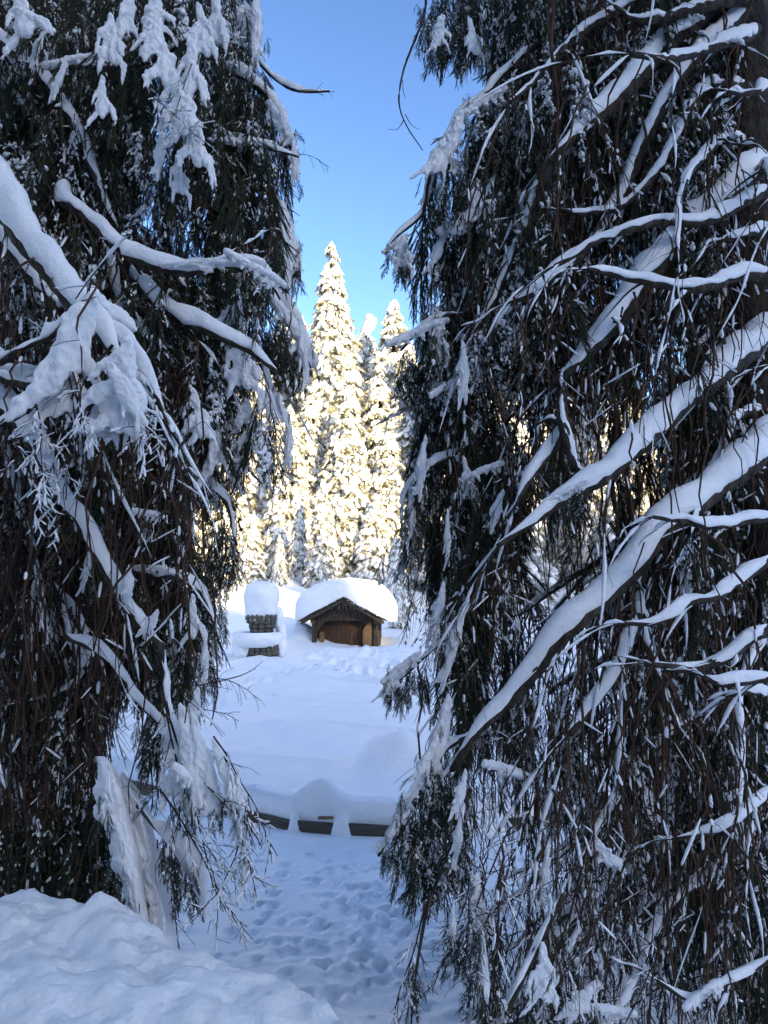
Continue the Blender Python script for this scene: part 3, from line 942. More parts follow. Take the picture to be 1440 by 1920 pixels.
def hang_stems(n, anchors, r, lmin, lmax, out_amp=0.12, rad=(0.0045, 0.0018), nseg=12, outward=None):
    """wiggly hanging stems, arrays (n, nseg, 3)"""
    L_ = r.uniform(lmin, lmax, n)
    t = np.linspace(0, 1, nseg)
    az = r.uniform(0, 6.28, n) if outward is None else outward + r.normal(0, 0.7, n)
    o = out_amp * r.uniform(0.3, 1.6, n)
    P_ = np.zeros((n, nseg, 3))
    P_[:] = anchors[:, None, :]
    prof = np.sin(np.minimum(t * 1.9, 1.57)) * (1 - 0.25 * t)
    P_[:, :, 0] += (np.cos(az) * o)[:, None] * prof[None]
    P_[:, :, 1] += (np.sin(az) * o)[:, None] * prof[None]
    P_[:, :, 2] -= L_[:, None] * (t ** 1.15)[None]
    ph = r.uniform(0, 6.28, (n, 4))
    for ax in (0, 1):
        P_[:, :, ax] += 0.03 * np.sin(t[None] * 5 + ph[:, ax:ax + 1] * 2) * t[None] + 0.018 * np.sin(t[None] * 9 + ph[:, ax:ax + 1]) * t[None] + 0.009 * np.sin(t[None] * 21 + ph[:, ax + 2:ax + 3])
    R_ = (rad[0] + (rad[1] - rad[0]) * t)[None] * r.uniform(0.7, 1.5, n)[:, None]
    return P_, R_

def side_shoots(P_, r, per, lmin, lmax, rad=0.0016, droop=0.5):
    S, N, _ = P_.shape
    s = np.repeat(np.arange(S), per)
    i = r.integers(2, N - 1, len(s))
    a = P_[s, i]
    d = r.normal(0, 1, (len(s), 3)); d[:, 2] = -np.abs(d[:, 2]) * droop - 0.15
    d /= np.linalg.norm(d, axis=1, keepdims=True)
    L_ = r.uniform(lmin, lmax, len(s))
    t = np.linspace(0, 1, 4)
    Q = a[:, None] + d[:, None] * (L_[:, None] * t[None])[..., None]
    Q[:, :, 2] -= (L_[:, None] * 0.35) * (t ** 2)[None]
    R_ = np.tile(np.linspace(rad, rad * 0.5, 4), (len(s), 1))
    return Q, R_

# ------------------------------------------------------------------ the two near spruces
def keep_mask(px, thin, r):
    k = np.ones(len(px))
    for cx, cy, rx, ry, kp in thin:
        q = ((px[:, 0] - cx) / rx) ** 2 + ((px[:, 1] - cy) / ry) ** 2
        k = np.minimum(k, kp + (1 - kp) * np.clip(q - 0.6, 0, 1))
    return r.random(len(px)) < k

def fill_sprays(name, parent, poly, thin, n, d0, d1, smin, smax, weights, r, extra=None, xr=(-80, 1520), yr=(-80, 1990), tipchk=0.5):
    w = np.array(weights, float); w /= w.sum()
    m = n * 6
    px = np.stack([r.uniform(xr[0], xr[1], m), r.uniform(yr[0], yr[1], m)], 1)
    d = r.uniform(d0, d1, m)
    pts = np.array([P(a, b, c) for (a, b), c in zip(px, d)])
    if extra is not None:
        k_ = min(len(extra), n)
        pts = np.vstack([extra[r.permutation(len(extra))[:k_]], pts])
    px = proj(pts)
    sc = r.uniform(smin, smax, len(pts))
    tip = pts - np.array((0, 0, 1.0)) * (sc * tipchk)[:, None]
    w_px = 0.10 * sc / pts[:, 1] * F_PX
    ptip = proj(tip)
    ok = inside(poly, px) & inside(poly, ptip) & (pts[:, 1] > 2.95)
    for sg in (-1, 1):
        q = (px + ptip) / 2
        q[:, 0] += sg * w_px
        ok &= inside(poly, q)
    ok &= keep_mask(px, thin, r) & keep_mask((px + ptip) / 2, thin, r)
    ok &= ~((in_front(pts) | in_front((pts + tip) / 2) | in_front(tip)) & (r.random(len(px)) < 0.9))
    ok &= ~((ptip[:, 0] > 1355) & (pts[:, 1] < 4.3) & (px[:, 1] < 1000))
    if d0 > 4.5:
        ok &= keep_mask((px + ptip) / 2, [(q[0], q[1], q[2] * 1.25, q[3] * 1.25, 0.0) for q in thin], r)
    idx = np.nonzero(ok)[0][:n]
    pts, sc = pts[idx], sc[idx]
    M = len(pts)
    rots = np.stack([r.normal(0, 0.16, M), r.normal(0, 0.16, M), r.uniform(0, 6.28, M)], 1)
    pick = r.choice(NSP, M, p=w)
    nz = fbm(pts[:, 0] * 1.9 + 7, pts[:, 2] * 1.5 + pts[:, 1], 2, 13)
    hi = (nz > 0.16) & (r.random(M) < 0.7); lo = (nz < -0.08) & (r.random(M) < 0.75)
    pick[hi] = r.choice([3, 4, 5, 7, 8], hi.sum()); pick[lo] = r.choice([0, 2, 6, 9, 9], lo.sum())
    return spray_object(name, pts - np.array(parent.location), rots, sc, pick, parent)

def limb_anchors(store, r, per_m=32):
    out = []
    for c, rad in store:
        L_ = np.linalg.norm(np.diff(c, axis=0), axis=1).sum()
        k = max(2, int(L_ * per_m))
        i = r.integers(0, len(c), k)
        out.append(c[i] + r.normal(0, 0.02, (k, 3)))
    return np.vstack(out)

# ---------- right tree
treeR = thing('spruce_tree', 'big dark spruce on the right with long snow covered limbs sloping down to the left', 'tree', (2.45, 4.2, 0.1))
orgR = np.array(treeR.location)
mb = MB()
tp = catmull([(2.25, 4.25, -0.2), (2.30, 4.2, 1.6), (2.24, 4.2, 3.2), (2.19, 4.15, 5.2), (2.15, 4.15, 8.5)], 0.08)
tr = np.interp(tp[:, 2], [-0.3, 1, 4, 8.5], [0.36, 0.27, 0.20, 0.13])
k = 26
tt, nn, ss = frames(tp + np.array((0.0001, 0, 0)))
a = np.arange(k) / k * 2 * np.pi
Rr = tr[:, None] * (1 + 0.16 * fbm(a[None] * 3 + 0 * tr[:, None], tp[:, 2:3] * 2.2 + 0 * a[None], 4, 21))
v = np.stack([tp[:, 0:1] + Rr * np.cos(a), tp[:, 1:2] + Rr * np.sin(a), tp[:, 2:3] + 0 * Rr], -1) - orgR
mb.add(v.reshape(-1, 3), ringfaces(len(tp), k))
trunkR = mb.build('trunk', M_BARK, treeR)
mb = MB(); rr = np.random.default_rng(5)
zz = rr.uniform(1.5, 6.5, 260); aa = rr.uniform(math.pi * 0.9, math.pi * 1.8, 260)
cx = np.interp(zz, tp[:, 2], tp[:, 0]); rd = np.interp(zz, tp[:, 2], tr)
cc = np.stack([cx + rd * 1.03 * np.cos(aa), 4.18 + rd * 1.03 * np.sin(aa), zz], 1) - orgR
snow_fingers(mb, cc, rr.normal(0, 1, (260, 3)) * (1, 1, 0.4), rr.uniform(0.01, 0.05, 260), rr.uniform(0.006, 0.02, 260), 0)
mb.build('bark_snow', M_SNOW, treeR, kind='stuff')

LR = []
def lr(pl, r0, r1, snow=1.0, **kw):
    return snowy_limb(treeR, pl, r0, r1, snow, store=LR, **kw)
lr([(1400, 0, 3.9), (1368, 2, 3.8), (1265, 26, 3.6), (1193, 36, 3.5), (1152, 12, 3.5)], 0.045, 0.022, 1.0)
lr([(1300, -60, 3.9), (1152, 25, 3.7), (1090, 62, 3.6), (1029, 122, 3.5), (988, 166, 3.45), (958, 192, 3.4)], 0.035, 0.02, 1.0)
lr([(1420, 60, 3.9), (1389, 72, 3.6), (1317, 95, 3.3), (1240, 106, 3.1), (1183, 98, 3.0)], 0.032, 0.016, 1.1)
lr([(1400, -50, 4.1), (1317, 30, 3.9), (1240, 95, 3.7), (1193, 143, 3.6), (1137, 200, 3.5), (1070, 262, 3.4), (1022, 312, 3.4)], 0.07, 0.045, 1.15)
lr([(1022, 312, 3.4), (1012, 365, 3.42), (980, 450, 3.45), (950, 520, 3.5), (916, 585, 3.5), (888, 628, 3.5)], 0.045, 0.02, 1.0)
lr([(1400, 10, 4.0), (1363, 50, 3.9), (1291, 122, 3.7), (1240, 200, 3.6), (1206, 275, 3.6), (1173, 358, 3.6), (1127, 432, 3.5), (1096, 468, 3.4)], 0.045, 0.03, 0.9)
lr([(1096, 468, 3.4), (1050, 512, 3.35), (998, 550, 3.3), (955, 568, 3.3)], 0.04, 0.018, 1.2)
lr([(1430, 320, 4.0), (1404, 335, 3.8), (1337, 388, 3.6), (1293, 420, 3.5), (1276, 450, 3.45), (1224, 508, 3.4), (1188, 555, 3.4), (1137, 625, 3.35), (1082, 685, 3.3), (1036, 722, 3.3)], 0.07, 0.05, 1.2)
lr([(1445, 355, 3.6), (1368, 393, 3.4), (1306, 416, 3.3), (1234, 414, 3.25), (1180, 430, 3.2), (1127, 448, 3.2), (1040, 500, 3.2)], 0.03, 0.012, 1.0)
lr([(1445, 510, 3.4), (1400, 516, 3.3), (1317, 540, 3.15), (1235, 536, 3.1), (1152, 518, 3.05), (1101, 506, 3.0)], 0.030, 0.012, 1.25)
lr([(1445, 600, 3.9), (1427, 635, 3.8), (1343, 704, 3.5), (1265, 772, 3.3), (1199, 834, 3.15), (1123, 902, 3.0), (1056, 942, 2.95), (1000, 980, 2.9), (934, 1024, 2.9)], 0.078, 0.026, 1.2)
lr([(1123, 900, 3.02), (1085, 880, 3.05), (1060, 800, 3.1), (1055, 740, 3.2)], 0.018, 0.03, 0.5)
lr([(1062, 790, 3.2), (1025, 850, 3.15), (995, 890, 3.1), (970, 945, 3.1)], 0.035, 0.018, 1.0)
lr([(1470, 790, 3.7), (1440, 825, 3.6), (1391, 878, 3.4), (1313, 940, 3.25), (1246, 990, 3.15), (1190, 1058, 3.1), (1134, 1114, 3.05), (1068, 1174, 3.0), (1012, 1242, 3.0), (951, 1320, 3.0), (898, 1372, 3.0), (850, 1440, 3.05)], 0.072, 0.032, 1.15)
lr([(1450, 972, 3.0), (1400, 978, 2.9), (1340, 988, 2.8), (1280, 975, 2.75), (1220, 967, 2.7)], 0.022, 0.010, 1.0)
lr([(1450, 1045, 3.0), (1395, 1082, 2.9), (1340, 1118, 2.8), (1290, 1132, 2.75), (1257, 1160, 2.7), (1215, 1172, 2.7), (1168, 1169, 2.7)], 0.024, 0.009, 1.0)
lr([(1450, 1178, 3.0), (1415, 1195, 2.9), (1368, 1234, 2.85), (1301, 1256, 2.8), (1223, 1250, 2.75)], 0.030, 0.014, 1.0)
lr([(1450, 1272, 2.6), (1400, 1276, 2.55), (1350, 1280, 2.5), (1322, 1268, 2.5)], 0.018, 0.012, 1.5)
lr([(1450, 1298, 2.8), (1400, 1300, 2.7), (1362, 1310, 2.7)], 0.012, 0.008, 1.3)
lr([(1201, 1150, 3.2), (1157, 1262, 3.1), (1112, 1320, 3.05), (1066, 1378, 3.0)], 0.028, 0.022, 1.1)
lr([(1215, 980, 3.5), (1205, 1062, 3.4), (1200, 1167, 3.4), (1226, 1251, 3.4), (1260, 1351, 3.4), (1324, 1425, 3.3)], 0.042, 0.018, 0.35)
lr([(1056, 1675, 2.8), (1012, 1760, 2.75), (973, 1848, 2.7), (935, 1925, 2.7), (900, 2000, 2.7)], 0.012, 0.014, 0.9)
lr([(1455, 1480, 3.0), (1440, 1490, 3.0), (1368, 1542, 2.9), (1320, 1560, 2.9), (1270, 1572, 2.9)], 0.022, 0.008, 1.0)
lr([(1455, 1790, 2.9), (1420, 1810, 2.9), (1340, 1850, 2.85), (1290, 1870, 2.85), (1230, 1835, 2.85)], 0.014, 0.009, 0.8)
lr([(1400, 160, 3.9), (1330, 165, 3.7), (1290, 210, 3.6), (1230, 330, 3.5), (1160, 390, 3.5), (1090, 400, 3.4), (1048, 393, 3.4)], 0.03, 0.012, 1.0)
lr([(1380, 520, 4.2), (1340, 590, 4.1), (1320, 640, 4.1), (1250, 660, 4.0)], 0.028, 0.012, 0.8)
lr([(1450, 420, 3.7), (1400, 440, 3.5), (1345, 452, 3.4)], 0.02, 0.010, 1.0)
lr([(1450, 160, 3.4), (1415, 170, 3.3), (1368, 170, 3.2)], 0.02, 0.012, 1.5)
lr([(1450, 690, 3.3), (1410, 695, 3.3)], 0.02, 0.012, 1.4)
# outer, finer limbs at the left silhouette
lr([(1010, 80, 3.9), (950, 130, 3.8), (905, 180, 3.7), (860, 215, 3.65), (830, 280, 3.6), (806, 340, 3.6), (790, 400, 3.6), (745, 440, 3.55), (724, 478, 3.55)], 0.022, 0.006, 1.1)
lr([(930, 330, 3.8), (900, 380, 3.7), (850, 420, 3.65), (820, 470, 3.6), (806, 540, 3.6)], 0.016, 0.006, 0.8)
lr([(930, 560, 3.8), (880, 590, 3.7), (820, 600, 3.6), (780, 625, 3.6), (750, 660, 3.6)], 0.018, 0.006, 0.8)
lr([(880, 700, 3.9), (830, 740, 3.9), (760, 770, 3.8), (705, 800, 3.8)], 0.008, 0.003, 0.3)
lr([(905, 780, 3.7), (860, 850, 3.6), (800, 880, 3.6), (760, 930, 3.6), (752, 1000, 3.6)], 0.016, 0.006, 1.2)
lr([(900, 1120, 3.6), (850, 1180, 3.5), (800, 1225, 3.4), (760, 1262, 3.35), (722, 1300, 3.3)], 0.014, 0.005, 0.7)
lr([(890, 1380, 3.2), (840, 1400, 3.15), (800, 1450, 3.1), (770, 1510, 3.1), (735, 1560, 3.05), (708, 1604, 3.05)], 0.016, 0.005, 0.8)
lr([(880, 1480, 3.0), (840, 1600, 2.9), (800, 1690, 2.85), (785, 1760, 2.8), (772, 1850, 2.8), (768, 1915, 2.8)], 0.010, 0.002, 0.0)
# random deeper limbs radiating from the trunk
TRACED[0] = False
rr = np.random.default_rng(11)
for i in range(34):
    z = rr.uniform(1.0, 7.0)
    az = rr.uniform(math.radians(95), math.radians(245))
    L_ = rr.uniform(1.2, 2.8)
    p = np.array((2.2, 4.2, z)); q = [p]
    drop = rr.uniform(0.15, 0.5)
    for s_ in range(5):
        drop += 0.14
        p = p + np.array((math.cos(az), math.sin(az), -drop)) * L_ / 5 + rr.normal(0, 0.04, 3)
        q.append(p)
    q = np.array(q)
    px = proj(q)
    okm = inside(POLY_R, px) | (px[:, 0] > 1440)
    q = q[:int(np.argmin(okm)) if not okm.all() else len(q)]
    if len(q) >= 3 and q[:, 1].min() > 2.9:
        pl = [(a_[0], a_[1], b_[1]) for a_, b_ in zip(proj(q), q)]
        lr(pl, rr.uniform(0.02, 0.042), 0.008, rr.uniform(0.6, 1.1), k=7)

def sapling_stems(parent, store, poly, thin, r, n, lmin, lmax, out_amp, extra_anchor=None, shoots=3, name='hanging_twigs', snowp=0.5):
    A = limb_anchors(store, r, 60)
    A = A[r.permutation(len(A))][: n]
    if extra_anchor is not None:
        A = np.vstack([A, extra_anchor])
    Pn, Rn = hang_stems(len(A), A, r, lmin, lmax, out_amp)
    tip = proj(Pn[:, -1]); mid = proj(Pn[:, 6]); top = proj(Pn[:, 0])
    ok = (inside(poly, mid)) & (inside(poly, tip) | (r.random(len(tip)) < 0.10)) & keep_mask(mid, [(a, b, c, d, min(1, e + .35)) for a, b, c, d, e in thin], r)
    ok &= ~((in_front(Pn[:, 6]) | in_front(Pn[:, 3]) | in_front(Pn[:, 9])) & (r.random(len(ok)) < 0.6))
    Pn, Rn = Pn[ok], Rn[ok]
    org = np.array(parent.location)
    mb = MB()
    tubes_batch(mb, Pn - org, Rn, 4, 0)
    Q, RQ = side_shoots(Pn, r, shoots, 0.05, 0.20)
    tubes_batch(mb, Q - org, RQ, 3, 0)
    # snow caught on some of them
    S = len(Q)
    kp = r.random(S) < snowp * 0.5
    c = Q[kp][:, 2] - org; d = Q[kp][:, 3] - Q[kp][:, 0]; ln = np.linalg.norm(d, axis=1)
    snow_fingers(mb, c + np.array((0, 0, .004)), d, ln * r.uniform(0.3, 0.9, len(c)), r.uniform(0.003, 0.0085, len(c)), 1)
    ns = int(len(Pn) * 3 * snowp)
    s = r.integers(0, len(Pn), ns); i = r.integers(1, Pn.shape[1] - 2, ns)
    c = Pn[s, i] - org; d = Pn[s, i + 1] - Pn[s, i - 1]
    snow_fingers(mb, c + np.array((0, -0.003, .002)), d, r.uniform(0.02, 0.08, ns), r.uniform(0.004, 0.009, ns), 1)
    mb.build(name, [M_STEM, M_SNOW], parent, kind='stuff')
    return Pn

rr = np.random.default_rng(21)
stR = sapling_stems(treeR, LR, POLY_R, THIN_R, rr, 1500, 0.3, 1.1, 0.14)
# long heavier hanging stems
rr = np.random.default_rng(22)
ext = np.array([P(rr.uniform(980, 1460), rr.uniform(-100, 1500), rr.uniform(3.4, 4.6)) for _ in range(330)])
Pn, Rn = hang_stems(len(ext), ext, rr, 0.6, 1.9, 0.2, rad=(0.008, 0.003), nseg=16)
ok = keep_mask(proj(Pn[:, 8]), THIN_R, rr) & ~(in_front(Pn[:, 5]) & (rr.random(len(Pn)) < 0.6)) & ~((proj(Pn[:, 8])[:, 0] > 1370) & (Pn[:, 0, 1] < 4.2))
Pn, Rn = Pn[ok], Rn[ok]
mb = MB(); tubes_batch(mb, Pn - orgR, Rn, 5, 0); mb.build('hanging_stems', M_STEM, treeR, kind='stuff')

W_STD = [3, 2, 3, 2, 0.8, 0.4, 2, 2, 1.6, 2.4]
W_SNOWY = [1, 2, 1, 3, 3, 3, 1.5, 2.5, 1.5, 0.5]
rr = np.random.default_rng(31)
ancR = np.vstack([limb_anchors(LR, rr, 60), stR[:, 4], stR[:, 8]])
ancR = ancR[(ancR[:, 1] > 3.45) | (RNG.random(len(ancR)) < 0.22)]
fill_sprays('needle_sprays', treeR, POLY_R, THIN_R, 2600, 3.7, 4.8, 0.55, 1.05, W_STD, rr, extra=ancR)
fill_sprays('needle_sprays', treeR, POLY_R, THIN_R, 1400, 4.6, 6.2, 0.9, 1.5, [4, 3, 4, 1.5, .5, .2, 3, 1, 0.5, 1], rr, xr=(860, 1520))

# ---------- left tree
treeL = thing('spruce_tree', 'big dark spruce on the left with drooping snow loaded branches above the snow bank', 'tree', (-3.1, 4.6, 0.2))
orgL = np.array(treeL.location)
mb = MB()
tp = np.array([(-3.1 + 0.03 * math.sin(z), 4.6, z) for z in np.arange(-0.2, 8.5, 0.1)])
Rr = np.interp(tp[:, 2], [0, 8], [0.36, 0.15])[:, None] * (1 + 0.16 * fbm(a[None] * 3 + 0 * tp[:, :1], tp[:, 2:3] * 2.2 + 0 * a[None], 4, 22))
v = np.stack([tp[:, 0:1] + Rr * np.cos(a), tp[:, 1:2] + Rr * np.sin(a), tp[:, 2:3] + 0 * Rr], -1) - orgL
mb.add(v.reshape(-1, 3), ringfaces(len(tp), len(a)))
mb.build('trunk', M_BARK, treeL)
LLs = []
TRACED[0] = True
def ll(pl, r0, r1, snow=1.0, **kw):
    return snowy_limb(treeL, pl, r0, r1, snow, store=LLs, **kw)
ll([(-80, 300, 3.0), (0, 385, 2.9), (40, 440, 2.8), (85, 500, 2.75), (140, 570, 2.7), (195, 640, 2.65), (225, 690, 2.6)], 0.055, 0.035, 2.0)
ll([(195, 600, 2.7), (240, 660, 2.65), (275, 705, 2.6), (300, 770, 2.6)], 0.02, 0.008, 1.6)
ll([(130, 360, 3.5), (117, 375, 3.3), (164, 412, 3.25), (208, 457, 3.2), (259, 488, 3.15), (320, 505, 3.1), (368, 508, 3.1), (415, 486, 3.1), (445, 462, 3.1)], 0.036, 0.014, 1.5)
ll([(425, 478, 3.1), (480, 500, 3.1), (505, 530, 3.1), (522, 560, 3.15)], 0.014, 0.006, 1.5)
ll([(-60, 40, 3.7), (30, 105, 3.6), (86, 155, 3.5), (143, 237, 3.45), (173, 310, 3.4), (197, 375, 3.4), (231, 440, 3.35)], 0.045, 0.015, 1.0)
ll([(-60, 120, 3.9), (0, 165, 3.8), (65, 222, 3.7), (121, 283, 3.6), (143, 312, 3.6)], 0.035, 0.02, 1.0)
ll([(250, 500, 3.3), (255, 528, 3.25), (298, 574, 3.2), (355, 610, 3.15), (415, 637, 3.1), (467, 660, 3.1), (518, 698, 3.1)], 0.03, 0.010, 1.4)
ll([(-60, 360, 3.3), (0, 445, 3.2), (43, 497, 3.15), (86, 546, 3.1), (120, 580, 3.1)], 0.05, 0.035, 1.1)
ll([(195, 440, 3.5), (203, 480, 3.45), (216, 546, 3.4), (242, 604, 3.35), (285, 638, 3.3), (335, 662, 3.3)], 0.03, 0.012, 1.1)
ll([(-40, 690, 2.8), (0, 680, 2.75), (43, 646, 2.7), (99, 622, 2.65), (128, 578, 2.6)], 0.016, 0.010, 1.7)
ll([(-40, 690, 3.0), (20, 715, 2.9), (70, 725, 2.8), (110, 740, 2.75)], 0.03, 0.015, 1.7)
ll([(-60, 690, 3.0), (0, 745, 2.95), (34, 796, 2.9), (74, 853, 2.88), (115, 928, 2.85), (160, 996, 2.85), (200, 1077, 2.85), (258, 1163, 2.85), (309, 1212, 2.85)], 0.034, 0.016, 1.2)
ll([(100, 690, 2.6), (85, 730, 2.6), (50, 775, 2.6), (0, 800, 2.6), (-40, 820, 2.6)], 0.012, 0.008, 1.7)
ll([(-10, 780, 3.3), (6, 845, 3.3), (29, 935, 3.3), (63, 1040, 3.3)], 0.028, 0.015, 1.0)
ll([(60, 1040, 3.3), (72, 1092, 3.3), (86, 1155, 3.3), (108, 1205, 3.3)], 0.02, 0.012, 1.3)
ll([(300, 1205, 2.85), (312, 1300, 2.85), (332, 1380, 2.8), (365, 1470, 2.8), (430, 1512, 2.75)], 0.016, 0.005, 0.9)
ll([(120, 1195, 3.1), (200, 1240, 3.0), (270, 1330, 3.0), (345, 1400, 2.95), (410, 1500, 2.9)], 0.014, 0.006, 1.2)
ll([(380, 248, 3.8), (402, 247, 3.7), (450, 268, 3.65), (519, 282, 3.6), (562, 294, 3.6)], 0.018, 0.006, 1.6)
ll([(400, 20, 3.9), (435, 70, 3.8), (476, 105, 3.7), (510, 143, 3.65), (545, 168, 3.6), (584, 173, 3.6), (618, 172, 3.6)], 0.016, 0.002, 1.1)
ll([(400, 120, 4.0), (460, 150, 3.9), (515, 200, 3.85), (548, 270, 3.8), (560, 300, 3.8)], 0.02, 0.006, 1.6)
ll([(380, 330, 4.0), (460, 350, 3.9), (530, 390, 3.85), (552, 450, 3.8), (562, 515, 3.8)], 0.02, 0.006, 1.6)
ll([(430, 520, 3.8), (500, 550, 3.7), (545, 590, 3.65), (572, 640, 3.6), (582, 690, 3.6)], 0.02, 0.006, 2.0)
ll([(300, 880, 3.5), (360, 900, 3.4), (420, 940, 3.4), (445, 1020, 3.4)], 0.018, 0.006, 1.2)
ll([(240, 1070, 3.4), (320, 1080, 3.3), (380, 1110, 3.3), (405, 1180, 3.3)], 0.018, 0.006, 1.2)
ll([(150, 130, 3.6), (260, 120, 3.5), (330, 90, 3.4), (380, 40, 3.4)], 0.016, 0.01, 1.3)
ll([(260, 1510, 2.9), (300, 1560, 2.85), (340, 1620, 2.8), (372, 1680, 2.78), (382, 1735, 2.75)], 0.010, 0.005, 2.6)
ll([(100, 1090, 3.4), (150, 1170, 3.3), (160, 1260, 3.3), (100, 1300, 3.3), (20, 1320, 3.2)], 0.012, 0.006, 0.8)
TRACED[0] = False
rr = np.random.default_rng(12)
for i in range(40):
    z = rr.uniform(0.9, 7.2)
    az = rr.uniform(math.radians(-80), math.radians(60))
    L_ = rr.uniform(1.2, 2.9)
    p = np.array((-3.1, 4.6, z)); q = [p]
    drop = rr.uniform(0.1, 0.5)
    for s_ in range(5):
        drop += 0.16
        p = p + np.array((math.cos(az), math.sin(az), -drop)) * L_ / 5 + rr.normal(0, 0.04, 3)
        q.append(p)
    q = np.array(q)
    px = proj(q)
    okm = inside(POLY_L, px) | (px[:, 0] < 0)
    q = q[:int(np.argmin(okm)) if not okm.all() else len(q)]
    if len(q) >= 3 and q[:, 1].min() > 2.8:
        pl = [(a_[0], a_[1], b_[1]) for a_, b_ in zip(proj(q), q)]
        ll(pl, rr.uniform(0.018, 0.035), 0.007, rr.uniform(0.7, 1.2), k=7)
rr = np.random.default_rng(41)
stL = sapling_stems(treeL, LLs, POLY_L, THIN_L, rr, 1500, 0.3, 1.0, 0.12)
ext = np.array([P(rr.uniform(-60, 300), rr.uniform(500, 1300), rr.uniform(3.0, 4.4)) for _ in range(480)])
Pn, Rn = hang_stems(len(ext), ext, rr, 0.5, 1.4, 0.22, rad=(0.0055, 0.002), nseg=16)
ok = inside(POLY_L, proj(Pn[:, -1])) | (proj(Pn[:, -1])[:, 1] > 1600)
ok &= inside(POLY_L, proj(Pn[:, 8]))
Pn, Rn = Pn[ok], Rn[ok]
mb = MB(); tubes_batch(mb, Pn - orgL, Rn, 5, 0)
Q, RQ = side_shoots(Pn, rr, 5, 0.05, 0.22); tubes_batch(mb, Q - orgL, RQ, 3, 0)
mb.build('hanging_stems', M_TWIG, treeL, kind='stuff')
ancL = np.vstack([limb_anchors(LLs, rr, 60), stL[:, 4], stL[:, 8]])
ancL = ancL[(ancL[:, 1] > 3.4) | (RNG.random(len(ancL)) < 0.25)]
fill_sprays('needle_sprays', treeL, POLY_L, THIN_L, 2300, 3.6, 4.8, 0.55, 1.0, W_STD, rr, extra=ancL, xr=(-80, 600), yr=(-80, 1760))
fill_sprays('needle_sprays', treeL, POLY_L, THIN_L, 700, 3.2, 3.8, 0.5, 0.9, W_SNOWY, rr, xr=(-80, 580), yr=(-80, 900))
fill_sprays('needle_sprays', treeL, POLY_L, THIN_L, 1500, 4.6, 6.2, 0.9, 1.5, [4, 3, 4, 1.5, .5, .2, 3, 1, 0.5, 1], rr, xr=(-80, 470), yr=(-80, 1760))

# the crowns go on above the frame
def crown_above(parent, cx, cy, n, r):
    z = r.uniform(5.2, 11, n)
    rad = np.sqrt(r.uniform(0, 1, n)) * (2.7 - (z - 5) * 0.22)
    az = r.uniform(0, 6.28, n)
    pts = np.stack([cx + rad * np.cos(az), cy + rad * np.sin(az), z], 1)
    ok = (proj(pts - np.array((0, 0, 1.2)))[:, 1] < -60) & (pts[:, 1] > 1.2)
    pts = pts[ok]; M = len(pts)
    spray_object('needle_sprays', pts - np.array(parent.location), np.stack([r.normal(0, .2, M), r.normal(0, .2, M), r.uniform(0, 6.28, M)], 1), r.uniform(1.2, 2.0, M), r.choice([0, 1, 2, 3, 6, 7], M), parent)
crown_above(treeR, 2.2, 4.2, 750, np.random.default_rng(61))
crown_above(treeL, -3.1, 4.6, 750, np.random.default_rng(62))

